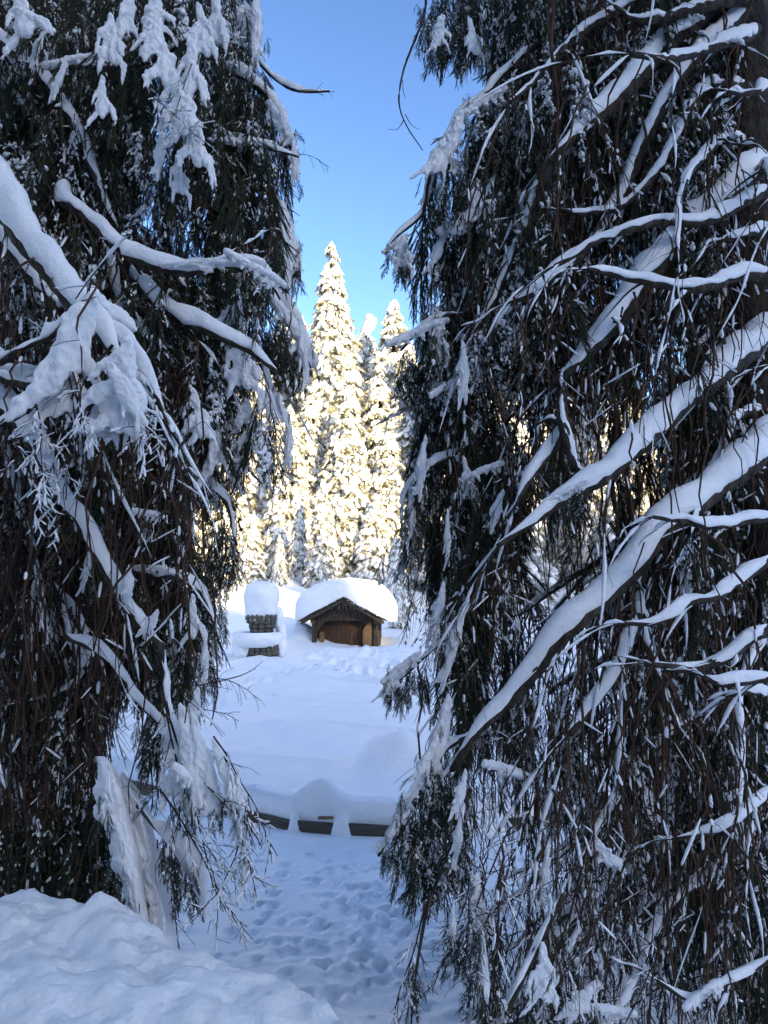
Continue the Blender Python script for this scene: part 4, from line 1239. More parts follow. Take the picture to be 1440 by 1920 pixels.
# ---------- snow clumps on both trees
random.seed(19)
FRONT_L, FRONT_R = [], []
CLUMPS_L = [
 ('hand', 155, 660, 2.6, 190, 240, 5, 0), ('hand', 205, 720, 2.55, 200, 200, 20, 3), ('hand', 255, 710, 2.6, 110, 160, -20, 1), ('hand', 130, 720, 2.65, 150, 170, 10, 1),
 ('tongue', 235, 740, 2.5, 120, 150, -30, 0), ('pad', 180, 560, 2.75, 200, 150, 35, 2), ('pad', 110, 500, 2.8, 180, 130, 48, 0), ('hand', 180, 780, 2.6, 90, 120, 0, 2),
 ('hand', 190, 185, 3.0, 75, 100, 0, 0), ('hand', 200, 75, 3.1, 90, 120, 5, 2), ('hand', 290, 110, 3.1, 130, 150, 0, 1), ('hand', 320, 200, 3.0, 140, 160, 0, 3),
 ('hand', 355, 130, 3.1, 110, 170, 5, 0), ('hand', 345, 260, 3.0, 110, 140, -5, 1), ('hand', 395, 40, 3.2, 110, 130, 10, 3), ('hand', 300, 30, 3.2, 120, 110, -8, 1),
 ('hand', 40, 30, 3.1, 150, 120, -10, 0), ('hand', 370, 60, 3.1, 90, 130, 0, 2), ('hand', 245, 40, 3.2, 90, 120, 0, 0), ('tongue', 300, 290, 3.1, 60, 120, 8, 1),
 ('hand', 330, 330, 3.1, 60, 90, 0, 2), ('pad', 140, 110, 3.3, 110, 60, -15, 1), ('tongue', 110, 150, 3.2, 50, 90, 20, 2), ('tongue', 70, 90, 3.2, 50, 90, 25, 1),
 ('pad', 465, 40, 3.7, 60, 130, 75, 1), ('tongue', 478, 60, 3.65, 90, 170, 0, 0), ('pad', 530, 230, 3.75, 100, 70, 60, 2), ('tongue', 552, 300, 3.7, 50, 100, -5, 2),
 ('pad', 545, 440, 3.75, 130, 80, 75, 0), ('tongue', 540, 480, 3.7, 90, 140, 5, 1), ('pad', 550, 610, 3.6, 150, 90, 55, 1), ('tongue', 570, 660, 3.6, 60, 140, -8, 3),
 ('pad', 395, 490, 3.05, 170, 70, -2, 3), ('pad', 480, 500, 3.05, 120, 70, 25, 0), ('pad', 470, 265, 3.6, 90, 60, 5, 1), ('tongue', 540, 830, 3.5, 50, 110, 0, 2),
 ('hand', 460, 800, 3.4, 90, 110, 0, 1), ('hand', 410, 850, 3.3, 80, 110, 0, 0), ('hand', 500, 740, 3.4, 80, 130, -5, 3), ('hand', 445, 680, 3.3, 110, 120, 5, 2),
 ('pad', 275, 960, 3.0, 60, 50, 10, 0), ('tongue', 242, 1090, 2.8, 55, 60, 0, 1), ('tongue', 280, 1170, 2.8, 60, 60, 30, 2), ('hand', 360, 1160, 3.2, 70, 90, 0, 0),
 ('tongue', 385, 1240, 3.2, 40, 110, 0, 1), ('tongue', 362, 1335, 3.0, 60, 90, 10, 2), ('tongue', 355, 1420, 2.75, 120, 190, -12, 0), ('tongue', 385, 1440, 2.75, 100, 200, -15, 1),
 ('pad', 345, 1400, 2.85, 110, 130, 40, 2), ('hand', 325, 1440, 2.8, 100, 140, 10, 2), ('pad', 375, 1470, 2.75, 110, 80, 40, 0), ('tongue', 425, 1450, 2.7, 70, 130, -25, 3), ('tongue', 450, 1500, 2.7, 40, 110, -5, 1),
 ('tongue', 165, 1060, 3.1, 40, 110, 10, 3), ('tongue', 80, 1150, 3.2, 45, 120, -10, 0), ('pad', 30, 560, 3.3, 80, 50, 45, 1), ('pad', 60, 690, 2.8, 140, 60, 10, 2),
 ('tongue', 140, 1200, 3.3, 60, 140, -20, 1), ('hand', 60, 800, 2.7, 90, 70, 10, 1), ('hand', 360, 780, 3.2, 90, 110, 0, 3), ('hand', 440, 590, 3.3, 80, 60, 20, 1)]
for kd, px, py, d, w, h, roll, k_ in CLUMPS_L:
    clump(treeL, kd, px, py, d, w, h, roll, k=k_)
    if px > 380 or py > 900:
        FRONT_L.append((px, py + h * 0.28, d + 0.02, w * 0.6, h * 0.5, 4, 0.22))
CLUMPS_R = [
 ('tongue', 845, 265, 3.5, 100, 130, 20, 0), ('hand', 835, 290, 3.5, 90, 120, 20, 1), ('pad', 900, 190, 3.6, 110, 70, -38, 1), ('tongue', 805, 350, 3.6, 50, 100, 18, 1),
 ('pad', 740, 455, 3.55, 60, 40, -40, 0), ('hand', 750, 475, 3.5, 70, 70, 10, 2), ('pad', 870, 405, 3.55, 110, 80, -28, 2), ('tongue', 822, 470, 3.6, 60, 110, 22, 3),
 ('hand', 900, 380, 3.6, 70, 100, -5, 0), ('pad', 780, 620, 3.55, 120, 70, -25, 0), ('hand', 815, 640, 3.6, 80, 110, 10, 3), ('tongue', 868, 700, 3.4, 60, 130, 0, 2),
 ('tongue', 790, 880, 3.5, 60, 130, 8, 1), ('tongue', 770, 960, 3.55, 50, 110, 0, 0), ('pad', 840, 720, 3.5, 80, 60, -30, 3), ('tongue', 850, 1210, 3.2, 60, 190, 18, 1),
 ('tongue', 820, 1150, 3.3, 60, 120, 12, 2), ('tongue', 820, 1390, 3.1, 100, 170, 15, 0), ('tongue', 795, 1440, 3.05, 70, 120, 25, 3), ('pad', 770, 1490, 3.05, 90, 60, -55, 1), ('tongue', 735, 1560, 3.0, 45, 100, 40, 1),
 ('pad', 750, 1250, 3.3, 80, 50, -38, 2), ('hand', 740, 1280, 3.3, 60, 60, 15, 1), ('tongue', 862, 1490, 2.9, 50, 90, 15, 2), ('tongue', 860, 1570, 2.9, 50, 120, 10, 3), ('hand', 895, 1700, 2.8, 80, 110, 0, 0),
 ('tongue', 850, 1740, 2.75, 35, 80, 0, 1), ('tongue', 905, 1850, 2.7, 60, 190, 0, 2), ('hand', 1010, 1830, 2.7, 90, 110, 10, 2), ('pad', 950, 1440, 3.0, 90, 70, 20, 3),
 ('hand', 1120, 1600, 2.9, 80, 60, -10, 1), ('tongue', 1085, 1880, 2.8, 80, 90, 40, 2), ('pad', 1320, 1860, 2.8, 90, 70, -20, 0), ('pad', 1130, 1890, 2.8, 100, 60, 5, 1),
 ('tongue', 1020, 1640, 2.9, 50, 120, 10, 0), ('hand', 830, 60, 3.6, 70, 80, 0, 1), ('hand', 880, 70, 3.6, 70, 90, 0, 3), ('pad', 1060, 920, 2.9, 80, 40, -25, 1),
 ('tongue', 840, 1010, 3.4, 40, 110, 0, 3), ('hand', 870, 900, 3.5, 60, 90, 0, 2), ('pad', 905, 880, 3.4, 70, 50, -20, 1), ('tongue', 930, 960, 3.3, 60, 90, 20, 1), ('hand', 960, 620, 3.6, 80, 80, 10, 0)]
for kd, px, py, d, w, h, roll, k_ in CLUMPS_R:
    clump(treeR, kd, px, py, d, w, h, roll, k=k_)
    FRONT_R.append((px + w * 0.1, py + h * 0.2, d - 0.05, w * 0.8, h * 0.8, 9, 0.2))

# extra small sprays right under the silhouette clumps, so needles show below the snow
def sprays_at(parent, spots, r, weights=W_STD, name='needle_sprays'):
    pts, rots, sc = [], [], []
    for px, py, d, w, h, n, s in spots:
        for _ in range(n):
            p = P(px + r.uniform(-w / 2, w / 2), py + r.uniform(-h / 2, h / 2), d + r.uniform(-0.12, 0.25))
            pts.append(p); rots.append((r.normal(0, 0.22), r.normal(0, 0.22), r.uniform(0, 6.28))); sc.append(s * r.uniform(0.7, 1.2))
    w_ = np.array(weights, float); w_ /= w_.sum()
    spray_object(name, np.array(pts) - np.array(parent.location), rots, sc, r.choice(NSP, len(pts), p=w_), parent)
rr = np.random.default_rng(51)
WG = [3, 3, 1, 2, 1, 0.3, 3, 1, 0, 0]
sprays_at(treeR, [(755, 470, 3.6, 50, 20, 16, 0.30), (840, 350, 3.6, 60, 50, 16, 0.5), (880, 440, 3.7, 80, 30, 14, 0.5), (800, 30, 3.7, 40, 60, 16, 0.4), (860, 60, 3.7, 90, 60, 26, 0.42),
                  (790, 660, 3.65, 60, 30, 14, 0.45), (760, 700, 3.7, 30, 50, 8, 0.4), (775, 960, 3.65, 40, 90, 18, 0.4), (745, 1285, 3.4, 46, 16, 14, 0.22), (780, 1255, 3.4, 50, 30, 12, 0.3),
                  (820, 1460, 3.15, 60, 60, 16, 0.45), (760, 1545, 3.1, 60, 40, 18, 0.30), (725, 1590, 3.1, 26, 16, 10, 0.18), (800, 1600, 3.0, 60, 40, 20, 0.4), (850, 1590, 3.0, 60, 40, 20, 0.4), (790, 1640, 3.0, 30, 20, 6, 0.3),
                  (780, 1800, 2.8, 16, 120, 9, 0.22), (770, 1850, 2.8, 16, 60, 6, 0.2), (852, 1760, 2.75, 26, 40, 7, 0.25), (900, 1740, 2.8, 60, 60, 14, 0.35), (900, 1860, 2.75, 40, 100, 14, 0.4),
                  (960, 1880, 2.8, 80, 90, 16, 0.45)], rr, WG)
sprays_at(treeL, [(545, 640, 3.7, 60, 40, 22, 0.42), (500, 620, 3.7, 60, 60, 18, 0.5), (550, 470, 3.85, 26, 70, 14, 0.4), (540, 260, 3.9, 30, 40, 10, 0.4), (480, 170, 3.9, 40, 120, 20, 0.5), (460, 250, 3.9, 60, 80, 20, 0.5),
                  (400, 1130, 3.35, 30, 50, 12, 0.4), (390, 1220, 3.3, 24, 60, 10, 0.35), (420, 1010, 3.5, 50, 80, 20, 0.45), (380, 1080, 3.4, 40, 60, 16, 0.4), (300, 1330, 3.0, 40, 60, 16, 0.4), (280, 1380, 3.1, 40, 60, 10, 0.4),
                  (350, 1640, 2.85, 40, 60, 9, 0.28), (320, 1580, 2.9, 30, 60, 10, 0.35)], rr, WG)

sprays_at(treeR, FRONT_R, rr, WG)
sprays_at(treeL, FRONT_L, rr, WG)

# ---------- bare twigs
def twig_tree(mb, p0, d0, L_, r0, depth, r, grav=0.12, seg=10, spread=0.6):
    pts = [np.array(p0, float)]
    d = np.array(d0, float); d /= np.linalg.norm(d)
    for i in range(seg):
        d = d + r.normal(0, 0.08, 3) + np.array((0, 0, -grav))
        d /= np.linalg.norm(d)
        pts.append(pts[-1] + d * L_ / seg)
    pts = np.array(pts)
    mb.append((pts, r0))
    if depth > 0:
        for i in range(1, seg):
            for _ in range(1 if r.random() < 0.75 else 0):
                dd = pts[i] - pts[i - 1]; dd /= np.linalg.norm(dd)
                dd = dd + r.normal(0, spread, 3) * (1, 0.6, 0.8)
                twig_tree(mb, pts[i], dd, L_ * r.uniform(0.25, 0.5) * (1.1 - i / seg * 0.5), r0 * 0.55, depth - 1, r, grav, seg, spread)
def bare(parent, name, starts, seed, mat=M_TWIG, snowy=0.0):
    r = np.random.default_rng(seed)
    lst = []
    for p0, p1, L_, r0, dep, grav in starts:
        a_, b_ = P(*p0), P(*p1)
        twig_tree(lst, a_, b_ - a_, L_, r0, dep, r, grav)
    org = np.array(parent.location)
    mb = MB()
    Pn = np.array([q[0] for q in lst]); R_ = np.array([np.linspace(q[1], q[1] * 0.45, Pn.shape[1]) for q in lst])
    tubes_batch(mb, Pn - org, np.maximum(R_, 0.0009), 4, 0)
    if snowy:
        ns = int(len(Pn) * snowy * 3)
        s = r.integers(0, len(Pn), ns); i = r.integers(1, Pn.shape[1] - 1, ns)
        snow_fingers(mb, Pn[s, i] - org + (0, 0, .003), Pn[s, i + 1] - Pn[s, i - 1], r.uniform(0.015, 0.05, ns), r.uniform(0.002, 0.0055, ns), 1)
    mb.build(name, [mat, M_SNOW], parent)
bare(treeL, 'bare_twig', [((300, 1290, 2.8), (350, 1430, 2.8), 0.62, 0.0042, 2, 0.10), ((400, 1380, 2.7), (450, 1440, 2.7), 0.48, 0.004, 2, 0.20), ((330, 1450, 2.8), (400, 1560, 2.75), 0.5, 0.0035, 2, 0.05),
     ((340, 1430, 2.75), (420, 1500, 2.7), 0.42, 0.0035, 2, 0.06), ((420, 1420, 2.7), (470, 1490, 2.7), 0.40, 0.0035, 3, 0.18), ((300, 1480, 2.8), (370, 1570, 2.75), 0.6, 0.004, 2, 0.04), ((440, 1480, 2.7), (455, 1560, 2.7), 0.36, 0.003, 2, 0.02),
     ((460, 1550, 2.7), (440, 1600, 2.7), 0.35, 0.003, 2, 0.02)], 5, snowy=0.4)
bare(treeL, 'bare_twig', [((360, 1285, 2.9), (440, 1268, 2.8), 0.26, 0.0028, 1, -0.03), ((400, 1272, 2.85), (460, 1262, 2.8), 0.22, 0.002, 1, 0.10), ((370, 1330, 2.9), (420, 1330, 2.85), 0.2, 0.002, 1, 0.05),
     ((584, 172, 3.6), (610, 165, 3.6), 0.12, 0.002, 1, 0.02), ((560, 290, 3.6), (600, 280, 3.6), 0.18, 0.002, 1, 0.12), ((330, 1400, 2.9), (400, 1420, 2.85), 0.3, 0.002, 1, 0.05)], 6)
bare(treeL, 'bare_twig', [((150, 720, 2.55), (180, 800, 2.5), 0.3, 0.003, 2, 0.05), ((60, 740, 2.6), (110, 830, 2.55), 0.4, 0.003, 2, 0.03), ((230, 740, 2.6), (290, 790, 2.55), 0.35, 0.003, 2, 0.05),
     ((120, 800, 2.6), (100, 880, 2.6), 0.4, 0.003, 2, 0.02), ((280, 180, 3.0), (330, 210, 2.95), 0.4, 0.003, 2, 0.03), ((360, 120, 3.0), (340, 220, 2.95), 0.4, 0.003, 2, 0.03), ((20, 820, 2.6), (60, 860, 2.6), 0.4, 0.003, 2, 0.04)], 8, snowy=0.8)
bare(treeR, 'bare_twig', [((1010, 1480, 2.9), (960, 1600, 2.85), 0.7, 0.004, 2, 0.03), ((1060, 1500, 2.9), (1010, 1620, 2.85), 0.8, 0.004, 2, 0.03), ((960, 1550, 2.85), (900, 1640, 2.8), 0.5, 0.004, 2, 0.03),
     ((880, 1610, 2.8), (880, 1700, 2.8), 0.5, 0.003, 2, 0.02), ((940, 1640, 2.8), (920, 1760, 2.75), 0.6, 0.004, 2, 0.02), ((860, 1110, 3.3), (800, 1150, 3.3), 0.25, 0.002, 2, 0.1),
     ((1130, 1500, 2.9), (1080, 1620, 2.85), 0.8, 0.005, 2, 0.03), ((1200, 1560, 2.9), (1150, 1680, 2.85), 0.8, 0.005, 2, 0.03), ((1300, 1560, 2.9), (1260, 1700, 2.85), 0.8, 0.005, 2, 0.03), ((1000, 1700, 2.8), (960, 1800, 2.75), 0.5, 0.003, 2, 0.02),
     ((985, 1240, 3.1), (985, 1340, 3.1), 0.6, 0.004, 2, 0.05), ((800, 1690, 2.85), (778, 1790, 2.8), 0.45, 0.004, 2, 0.02)], 9, snowy=0.3)
pl = [(798, -40, 3.4), (797, 20, 3.4), (780, 70, 3.4), (757, 130, 3.4), (748, 190, 3.4), (762, 235, 3.4), (793, 282, 3.4)]
cc = catmull([P(*q) for q in pl], 0.03)
mb = MB(); tube(mb, cc - orgR, np.linspace(0.008, 0.0022, len(cc)), 6, 0, rough=0.12)
for q0, q1, q2 in (((757, 225, 3.4), (745, 243, 3.4), (728, 242, 3.4)), ((760, 215, 3.4), (772, 235, 3.4), (788, 243, 3.4)), ((755, 150, 3.4), (756, 170, 3.4), (760, 185, 3.4)), ((785, 70, 3.4), (792, 60, 3.4), (798, 40, 3.4))):
    c2 = catmull([P(*q0), P(*q1), P(*q2)], 0.02); tube(mb, c2 - orgR, np.linspace(0.0024, 0.001, len(c2)), 4)
mb.build('bare_twig', M_TWIG, treeR)
pl = [(890, 700, 3.6), (830, 738, 3.55), (780, 760, 3.5), (740, 772, 3.5), (706, 802, 3.5)]
cc = catmull([P(*q) for q in pl], 0.03)
mb = MB(); tube(mb, cc - orgR, np.linspace(0.006, 0.0018, len(cc)), 6); mb.build('bare_twig', M_TWIG, treeR)

# ---------- snow buried bush at the foot of the left tree
bush = thing('snowy_bush', 'bush bent under a heavy sheet of snow at the foot of the left spruce', 'bush', P(250, 1720, 2.95))
def drape(parent, pts, rads, flat, name='snow_sheet'):
    caps = []
    pts = [P(*q) - np.array(parent.location) for q in pts]
    for i in range(len(pts) - 1):
        caps.append((pts[i], pts[i + 1], rads[i], rads[i + 1], flat))
    me = clump_mesh(name, caps, 0.018)
    return obj(name, me, parent)
def snow_sheet(parent, L_, R_, flutes, d0, seed, thick=0.22, nu=60, nv=150):
    v_ = np.linspace(0, 1, nv); u_ = np.linspace(0, 1, nu)
    ya = min(L_[0][1], R_[0][1]); yb = max(L_[-1][1], R_[-1][1])
    py = ya + (yb - ya) * v_
    xl = np.interp(py, [q[1] for q in L_], [q[0] for q in L_]) + 20 * fbm(v_ * 12, v_ * 0 + seed, 4, seed)
    xr = np.interp(py, [q[1] for q in R_], [q[0] for q in R_]) + 8 * fbm(v_ * 5, v_ * 0 + seed + 3, 3, seed)
    U, V = np.meshgrid(u_, v_)
    PX = xl[:, None] * (1 - U) + xr[:, None] * U
    warp = 0.14 * fbm(U * 1.5, V * 1.6, 2, seed)
    fl = np.abs(np.sin(math.pi * (flutes * U + warp + 0.5 * V * (U - 0.2)))) ** 0.9
    env = np.clip(np.sin(math.pi * np.clip(U, 0, 1)), 0, 1) ** 0.5 * np.minimum(1, V * 6 + 0.15)
    D = d0 - thick * 0.5 * env - 0.016 * fl * env + 0.07 * fbm(U * 2.5, V * 4, 3, seed + 1) * env + 0.012 * fbm(U * 7, V * 34, 2, seed + 2) - 0.06 * V
    front = np.stack([P(a, b, c) for a, b, c in zip(PX.ravel(), np.repeat(py, nu), D.ravel())]).reshape(nv, nu, 3)
    back = np.stack([P(a, b, c) for a, b, c in zip(PX.ravel(), np.repeat(py, nu), (d0 + thick * 0.5 * env).ravel())]).reshape(nv, nu, 3)
    ring = np.concatenate([front, back[:, ::-1]], 1) - np.array(parent.location)
    m_ = MB(); m_.add(ring.reshape(-1, 3), ringfaces(nv, 2 * nu)[:, ::-1])
    e = ring[0]; m_.add(np.vstack([e, e.mean(0)]), [(q, (q + 1) % (2 * nu), 2 * nu) for q in range(2 * nu)])
    return m_.build('snow_sheet', M_SNOW, parent)
sprays_at(bush, [(215, 1600, 2.72, 30, 120, 9, 0.22), (190, 1500, 2.76, 24, 60, 6, 0.2), (242, 1690, 2.72, 30, 60, 7, 0.18), (270, 1660, 2.8, 90, 90, 4, 0.12)], np.random.default_rng(3), [4, 1, 4, 0, 0, 0, 3, 0, 0, 1])
snow_sheet(bush, [(192, 1418), (176, 1450), (180, 1530), (205, 1620), (232, 1690), (262, 1830)], [(196, 1418), (216, 1440), (232, 1500), (262, 1600), (275, 1700), (290, 1830)], 1.4, 2.92, 3)
snow_sheet(bush, [(232, 1448), (212, 1480), (225, 1540), (250, 1620), (262, 1700), (270, 1830)], [(236, 1448), (262, 1480), (282, 1530), (305, 1640), (326, 1720), (345, 1830)], 2.2, 3.02, 9)
snow_sheet(bush, [(258, 1490), (248, 1520), (262, 1580), (280, 1650), (300, 1760)], [(262, 1490), (280, 1520), (292, 1570), (312, 1640), (338, 1760)], 1.2, 3.14, 15)
lst = []
rr = np.random.default_rng(77)
for _ in range(26):
    p = P(rr.uniform(170, 330), rr.uniform(1420, 1700), rr.uniform(2.9, 3.2))
    twig_tree(lst, p, (rr.uniform(-0.3, 0.6), rr.uniform(-0.4, 0.1), -1), rr.uniform(0.2, 0.5), 0.003, 1, rr, 0.05)
mb = MB(); Pn = np.array([q[0] for q in lst])
tubes_batch(mb, Pn - np.array(bush.location), np.array([np.linspace(q[1], q[1] * 0.4, Pn.shape[1]) for q in lst]), 4); mb.build('twigs', M_STEM, bush, kind='stuff')
sprays_at(bush, [(120, 1560, 3.3, 160, 160, 60, 0.7), (180, 1600, 3.1, 90, 120, 30, 0.5), (60, 1560, 3.2, 160, 100, 36, 0.6)], rr, [4, 1, 4, 0.5, 0, 0, 3, 0.5, 0, 1])

# ------------------------------------------------------------------ far spruces
FTV, FTF = twig_template(5, 0.26, 0.30, 2)
def far_tree_parts(seed, H, R_, n, power=0.85, lumps=1.0, snag=False):
    r = np.random.default_rng(seed)
    mbT, mbC, mbS = MB(), MB(), MB()
    t = np.linspace(0, 1, 14)
    tube(mbT, np.stack([0.15 * np.sin(t * 3 + seed), 0 * t, t * H - 0.5], 1), (0.018 * H) * (1 - t) + 0.03, 8)
    zf = r.beta(1.0, 1.15, n)
    z = (0.03 + 0.965 * zf) * H
    az = r.uniform(0, 6.28, n) + np.arange(n) * 2.4
    prof = (1 - z / H) ** power
    L_ = R_ * prof * r.uniform(0.55, 1.12, n) + 0.16
    droop = r.uniform(0.7, 1.5, n)
    out = np.stack([np.cos(az), np.sin(az), 0 * az], 1)
    ks = 5
    tt = np.linspace(0.15, 1, ks)
    cur = np.zeros((n, ks, 3))
    for i, q in enumerate(tt):
        cur[:, i] = out * (L_ * q)[:, None]
        cur[:, i, 2] = z + 0.12 * L_ * math.sin(q * 2.2) - droop * L_ * q ** 2 * 0.95
    cur[:, :, 0] += 0.15 * np.sin(z / H * 3 + seed)[:, None]
    # foliage: hanging twig strips
    per = 10
    s = np.repeat(np.arange(n), per)
    q = r.uniform(0.2, 1, len(s)); fi = q * (ks - 1); i0 = np.minimum(fi.astype(int), ks - 2); fr = (fi - i0)[:, None]
    p = cur[s, i0] * (1 - fr) + cur[s, i0 + 1] * fr
    lat = np.stack([-out[s][:, 1], out[s][:, 0], 0 * q], 1) * (r.normal(0, 0.22, len(s)) * L_[s] * (0.4 + q))[:, None]
    p = p + lat
    p[:, 2] -= np.abs(lat).sum(1) * 0.4
    d = out[s] * 0.35 + lat * 0.8 + np.array((0, 0, -0.9)) + r.normal(0, 0.25, (len(s), 3))
    d /= np.linalg.norm(d, axis=1, keepdims=True)
    ln = r.uniform(0.35, 0.95, len(s)) * (0.35 + 0.65 * np.minimum(1, L_[s] / 2))
    needle_unit(mbC, p, d, ln, FTV, FTF, 1.0, 0)
    # snow: elongated drooping lobes down each branch
    per = max(2, int(11 * lumps))
    s = np.repeat(np.arange(n), per)
    q = r.uniform(0.25, 1, len(s)); fi = q * (ks - 1); i0 = np.minimum(fi.astype(int), ks - 2); fr = (fi - i0)[:, None]
    p = cur[s, i0] * (1 - fr) + cur[s, i0 + 1] * fr
    tan = cur[s, i0 + 1] - cur[s, i0]; tan /= np.linalg.norm(tan, axis=1, keepdims=True) + 1e-9
    latv = np.stack([-out[s][:, 1], out[s][:, 0], 0 * q], 1)
    lo = r.normal(0, 0.16, len(s)) * L_[s] * (0.4 + q)
    p = p + latv * lo[:, None]; p[:, 2] -= np.abs(lo) * 0.45
    d = tan + latv * (np.sign(lo) * r.uniform(0.1, 0.6, len(s)))[:, None] + np.array((0, 0, -0.35)) + r.normal(0, 0.12, (len(s), 3))
    sz = (0.35 + 0.65 * np.minimum(1, L_[s] / 2))
    tv, tf = ell_template(7, 5, 0.16, seed)
    snow_fingers(mbS, p + (0, 0, 0.06), d, r.uniform(0.45, 1.25, len(s)) * sz, r.uniform(0.10, 0.32, len(s)) * sz, 0, (tv, tf))
    if snag:
        for dz, rx, ox in ((0, 0.55, 0.1), (0.5, 0.65, 0.35), (0.95, 0.6, 0.55), (1.3, 0.45, 0.35)):
            mbS.add(tv * (rx, rx, rx * 0.8) + (ox, 0, H - 0.4 + dz), tf)
    else:
        for dz, rr_ in ((0.15, 0.09), (0.5, 0.12), (0.9, 0.17)):
            mbS.add(tv * (rr_, rr_, 0.26) + (0.15 * math.sin(3 + seed), 0, H - dz), tf)
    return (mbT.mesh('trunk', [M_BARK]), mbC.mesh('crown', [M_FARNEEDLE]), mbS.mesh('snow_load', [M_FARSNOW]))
FAR = {'a': far_tree_parts(1, 27, 3.7, 620, 0.80), 'b': far_tree_parts(2, 24, 3.2, 480, 0.75), 'c': far_tree_parts(3, 20, 2.6, 400, 0.7),
       'd': far_tree_parts(4, 11, 1.6, 220, 0.8), 'e': far_tree_parts(5, 22, 2.9, 420, 0.45, snag=True), 'f': far_tree_parts(6, 7, 1.5, 150, 0.9, 1.4)}
HH = {'a': 27, 'b': 24, 'c': 20, 'd': 11, 'e': 22, 'f': 7}
def far_tree(kind, px, py_top, d, label, group=None, wide=1.0, rot=None):
    top = P(px, py_top, d)
    x, z1 = top[0], top[2]
    z0 = gz(x, d) - 0.1
    s = (z1 - z0) / HH[kind]
    t = thing('spruce_tree', label, 'tree', (x, d, z0), random.uniform(0, 6.28) if rot is None else rot, group)
    t.scale = (s * wide * 1.22, s * wide * 1.22, s)
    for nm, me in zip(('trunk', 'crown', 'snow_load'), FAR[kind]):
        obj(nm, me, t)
    return t
random.seed(4)
G1 = 'snow laden spruces behind the shed'
far_tree('a', 625, 455, 60, 'tallest sunlit snow laden spruce, standing right behind the shed', G1, rot=0.5)
far_tree('b', 740, 565, 62, 'pointed sunlit spruce with narrow tip, second tallest, right of the tallest spruce', G1, 1.2, rot=1)
far_tree('e', 684, 612, 66, 'spruce with a broken top under a round snow ball, between the two tallest spruces', G1, 0.9, rot=0.2)
far_tree('c', 537, 545, 68, 'sunlit spruce tip just beside the drooping snowy branch of the left tree', G1, 0.9)
far_tree('c', 567, 592, 74, 'small thin sunlit spruce tip left of the tallest spruce', G1, 0.8)
far_tree('d', 605, 900, 46, 'slim bluish spruce in the shade directly above the left end of the shed roof snow', G1, 1.0)
far_tree('d', 562, 935, 48, 'slim shaded spruce left of the bluish one behind the gap between fountain and shed', G1, 0.85)
far_tree('f', 524, 1005, 46, 'short bent white spruce behind the stone fountain', G1, 0.8)
far_tree('f', 704, 930, 52, 'spruce with large triangular snow lumps behind the right end of the shed roof', G1, 1.2)
far_tree('c', 655, 700, 54, 'broad sunlit spruce in front of the right flank of the tallest spruce', G1, 1.1)
far_tree('c', 585, 720, 56, 'sunlit spruce in front of the left flank of the tallest spruce', G1, 1.0)
far_tree('c', 712, 680, 58, 'dense sunlit spruce below the pointed second tallest spruce', G1, 1.1)
far_tree('b', 768, 640, 58, 'sunlit spruce whose right side is hidden by the right tree', G1, 1.1)
far_tree('b', 500, 660, 58, 'sunlit spruce partly hidden behind the dark tip of the left tree', G1, 1.1)
far_tree('c', 545, 760, 52, 'sunlit spruce with streaked snow above the stone fountain', G1, 1.1)
far_tree('d', 475, 960, 47, 'low sunlit spruce left of the stone fountain near the left tree', G1, 1.3)
far_tree('f', 742, 1010, 44, 'low spruce wrapped in snow right of the shed', G1, 1.0)
far_tree('f', 745, 1085, 36, 'dark little spruce with snow peeking out beside the right wall of the shed', G1, 0.8)
for k_, (px, py, d, kd) in enumerate([(455, 640, 72, 'a'), (515, 700, 78, 'b'), (600, 690, 80, 'b'), (660, 640, 84, 'a'), (705, 690, 82, 'b'), (760, 650, 80, 'a'), (480, 760, 62, 'c'), (440, 800, 60, 'b'), (640, 780, 70, 'c'), (730, 790, 54, 'c')]):
    far_tree(kd, px, py, d, 'sunlit spruce of the dense wood that fills in behind the tall spruces above the shed', 'spruces filling the wood behind', 1.2)
rr = np.random.default_rng(8)
for i in range(26):
    px = rr.uniform(-150, 480)
    far_tree(random.choice('abc'), px, rr.uniform(150, 700) if i % 2 else rr.uniform(600, 850), rr.uniform(50, 66), 'sunlit spruce glimpsed between the branches of the left tree', 'spruces glimpsed behind the left tree', 1.15)
for i in range(26):
    px = rr.uniform(800, 1600)
    far_tree(random.choice('abc'), px, rr.uniform(600, 860), rr.uniform(50, 68), 'sunlit spruce glimpsed between the branches of the right tree', 'spruces glimpsed behind the right tree', 1.15)
for i in range(12):
    px = rr.uniform(860, 1500)
    far_tree(random.choice('df'), px, rr.uniform(960, 1060), rr.uniform(40, 46), 'low shaded spruce on the slope glimpsed under the right tree', 'low spruces under the right tree', 1.3)

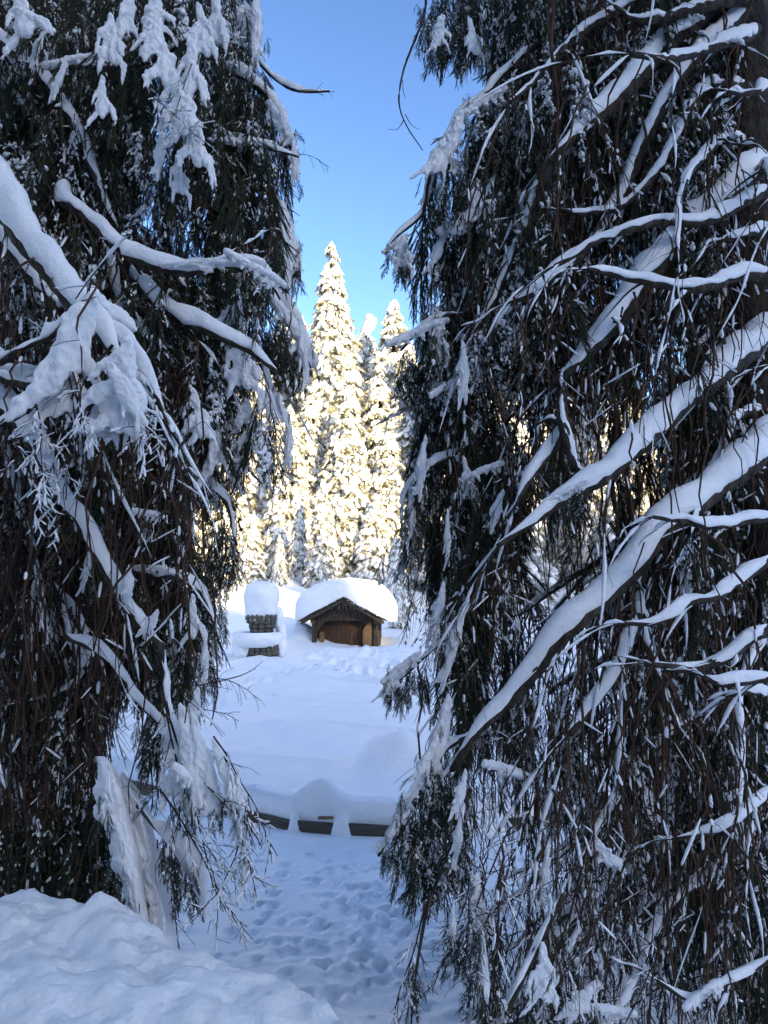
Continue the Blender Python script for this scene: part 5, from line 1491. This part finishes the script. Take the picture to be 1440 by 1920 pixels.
# ------------------------------------------------------------------ unseen wood behind the camera, placed to shade the meadow and near trees
rr = np.random.default_rng(14)
mb = MB()
sx, sy = math.sin(SUN_AZ), math.cos(SUN_AZ)
vx, vy = -sy, sx
GAP_P = (HUT[0] + 2.35) * vx + 28.5 * vy  # notch shaped so a patch of sun reaches the shed
for row, s in enumerate((146, 150, 155, 161)):
    p = -90.0 + row
    while p < 150:
        x, y = sx * s + vx * p, sy * s + vy * p
        z0 = gz(x, y)
        need = 5.0 + (41 + s) * math.tan(SUN_EL) + rr.uniform(-2.0, 1.5)
        dg = abs(p - GAP_P)
        if dg < 3.2:
            need = min(need, -0.6 + (23 + s) * math.tan(SUN_EL) + max(0, dg - 0.9) * 5.0)
        h = max(3, need - z0)
        tiers = 8
        for k_ in range(tiers):
            f = k_ / tiers
            rad = 3.0 * (1 - f) ** 0.8 + 0.3
            n_ = 8
            a_ = np.arange(n_) / n_ * 6.283 + rr.uniform(0, 1)
            rj = rad * rr.uniform(0.7, 1.15, n_)
            base = np.stack([x + rj * np.cos(a_), y + rj * np.sin(a_), z0 + h * f - 0.3 + 0 * a_], 1)
            mb.add(np.vstack([base, (x, y, z0 + h * (f + 0.24))]), [(q, (q + 1) % n_, n_) for q in range(n_)])
        p += rr.uniform(2.0, 2.8)
for i in range(8):  # unseen spruces added close behind to dim the foreground
    az = math.radians(rr.uniform(150, 262)); D = rr.uniform(6.5, 17)
    x, y = D * math.sin(az), D * math.cos(az)
    z0 = gz(x, y); h = rr.uniform(10, 15)
    for k_ in range(9):
        f = k_ / 9
        rad = 1.9 * (1 - f) ** 0.8 + 0.25
        a_ = np.arange(9) / 9 * 6.283 + rr.uniform(0, 1)
        rj = rad * rr.uniform(0.7, 1.15, 9)
        base = np.stack([x + rj * np.cos(a_), y + rj * np.sin(a_), z0 + h * f + 0.3 + 0 * a_], 1)
        mb.add(np.vstack([base, (x, y, z0 + h * (f + 0.24))]), [(q, (q + 1) % 9, 9) for q in range(9)])
mb.build('shade_forest', M_NEEDLE, kind='stuff', smooth=False)
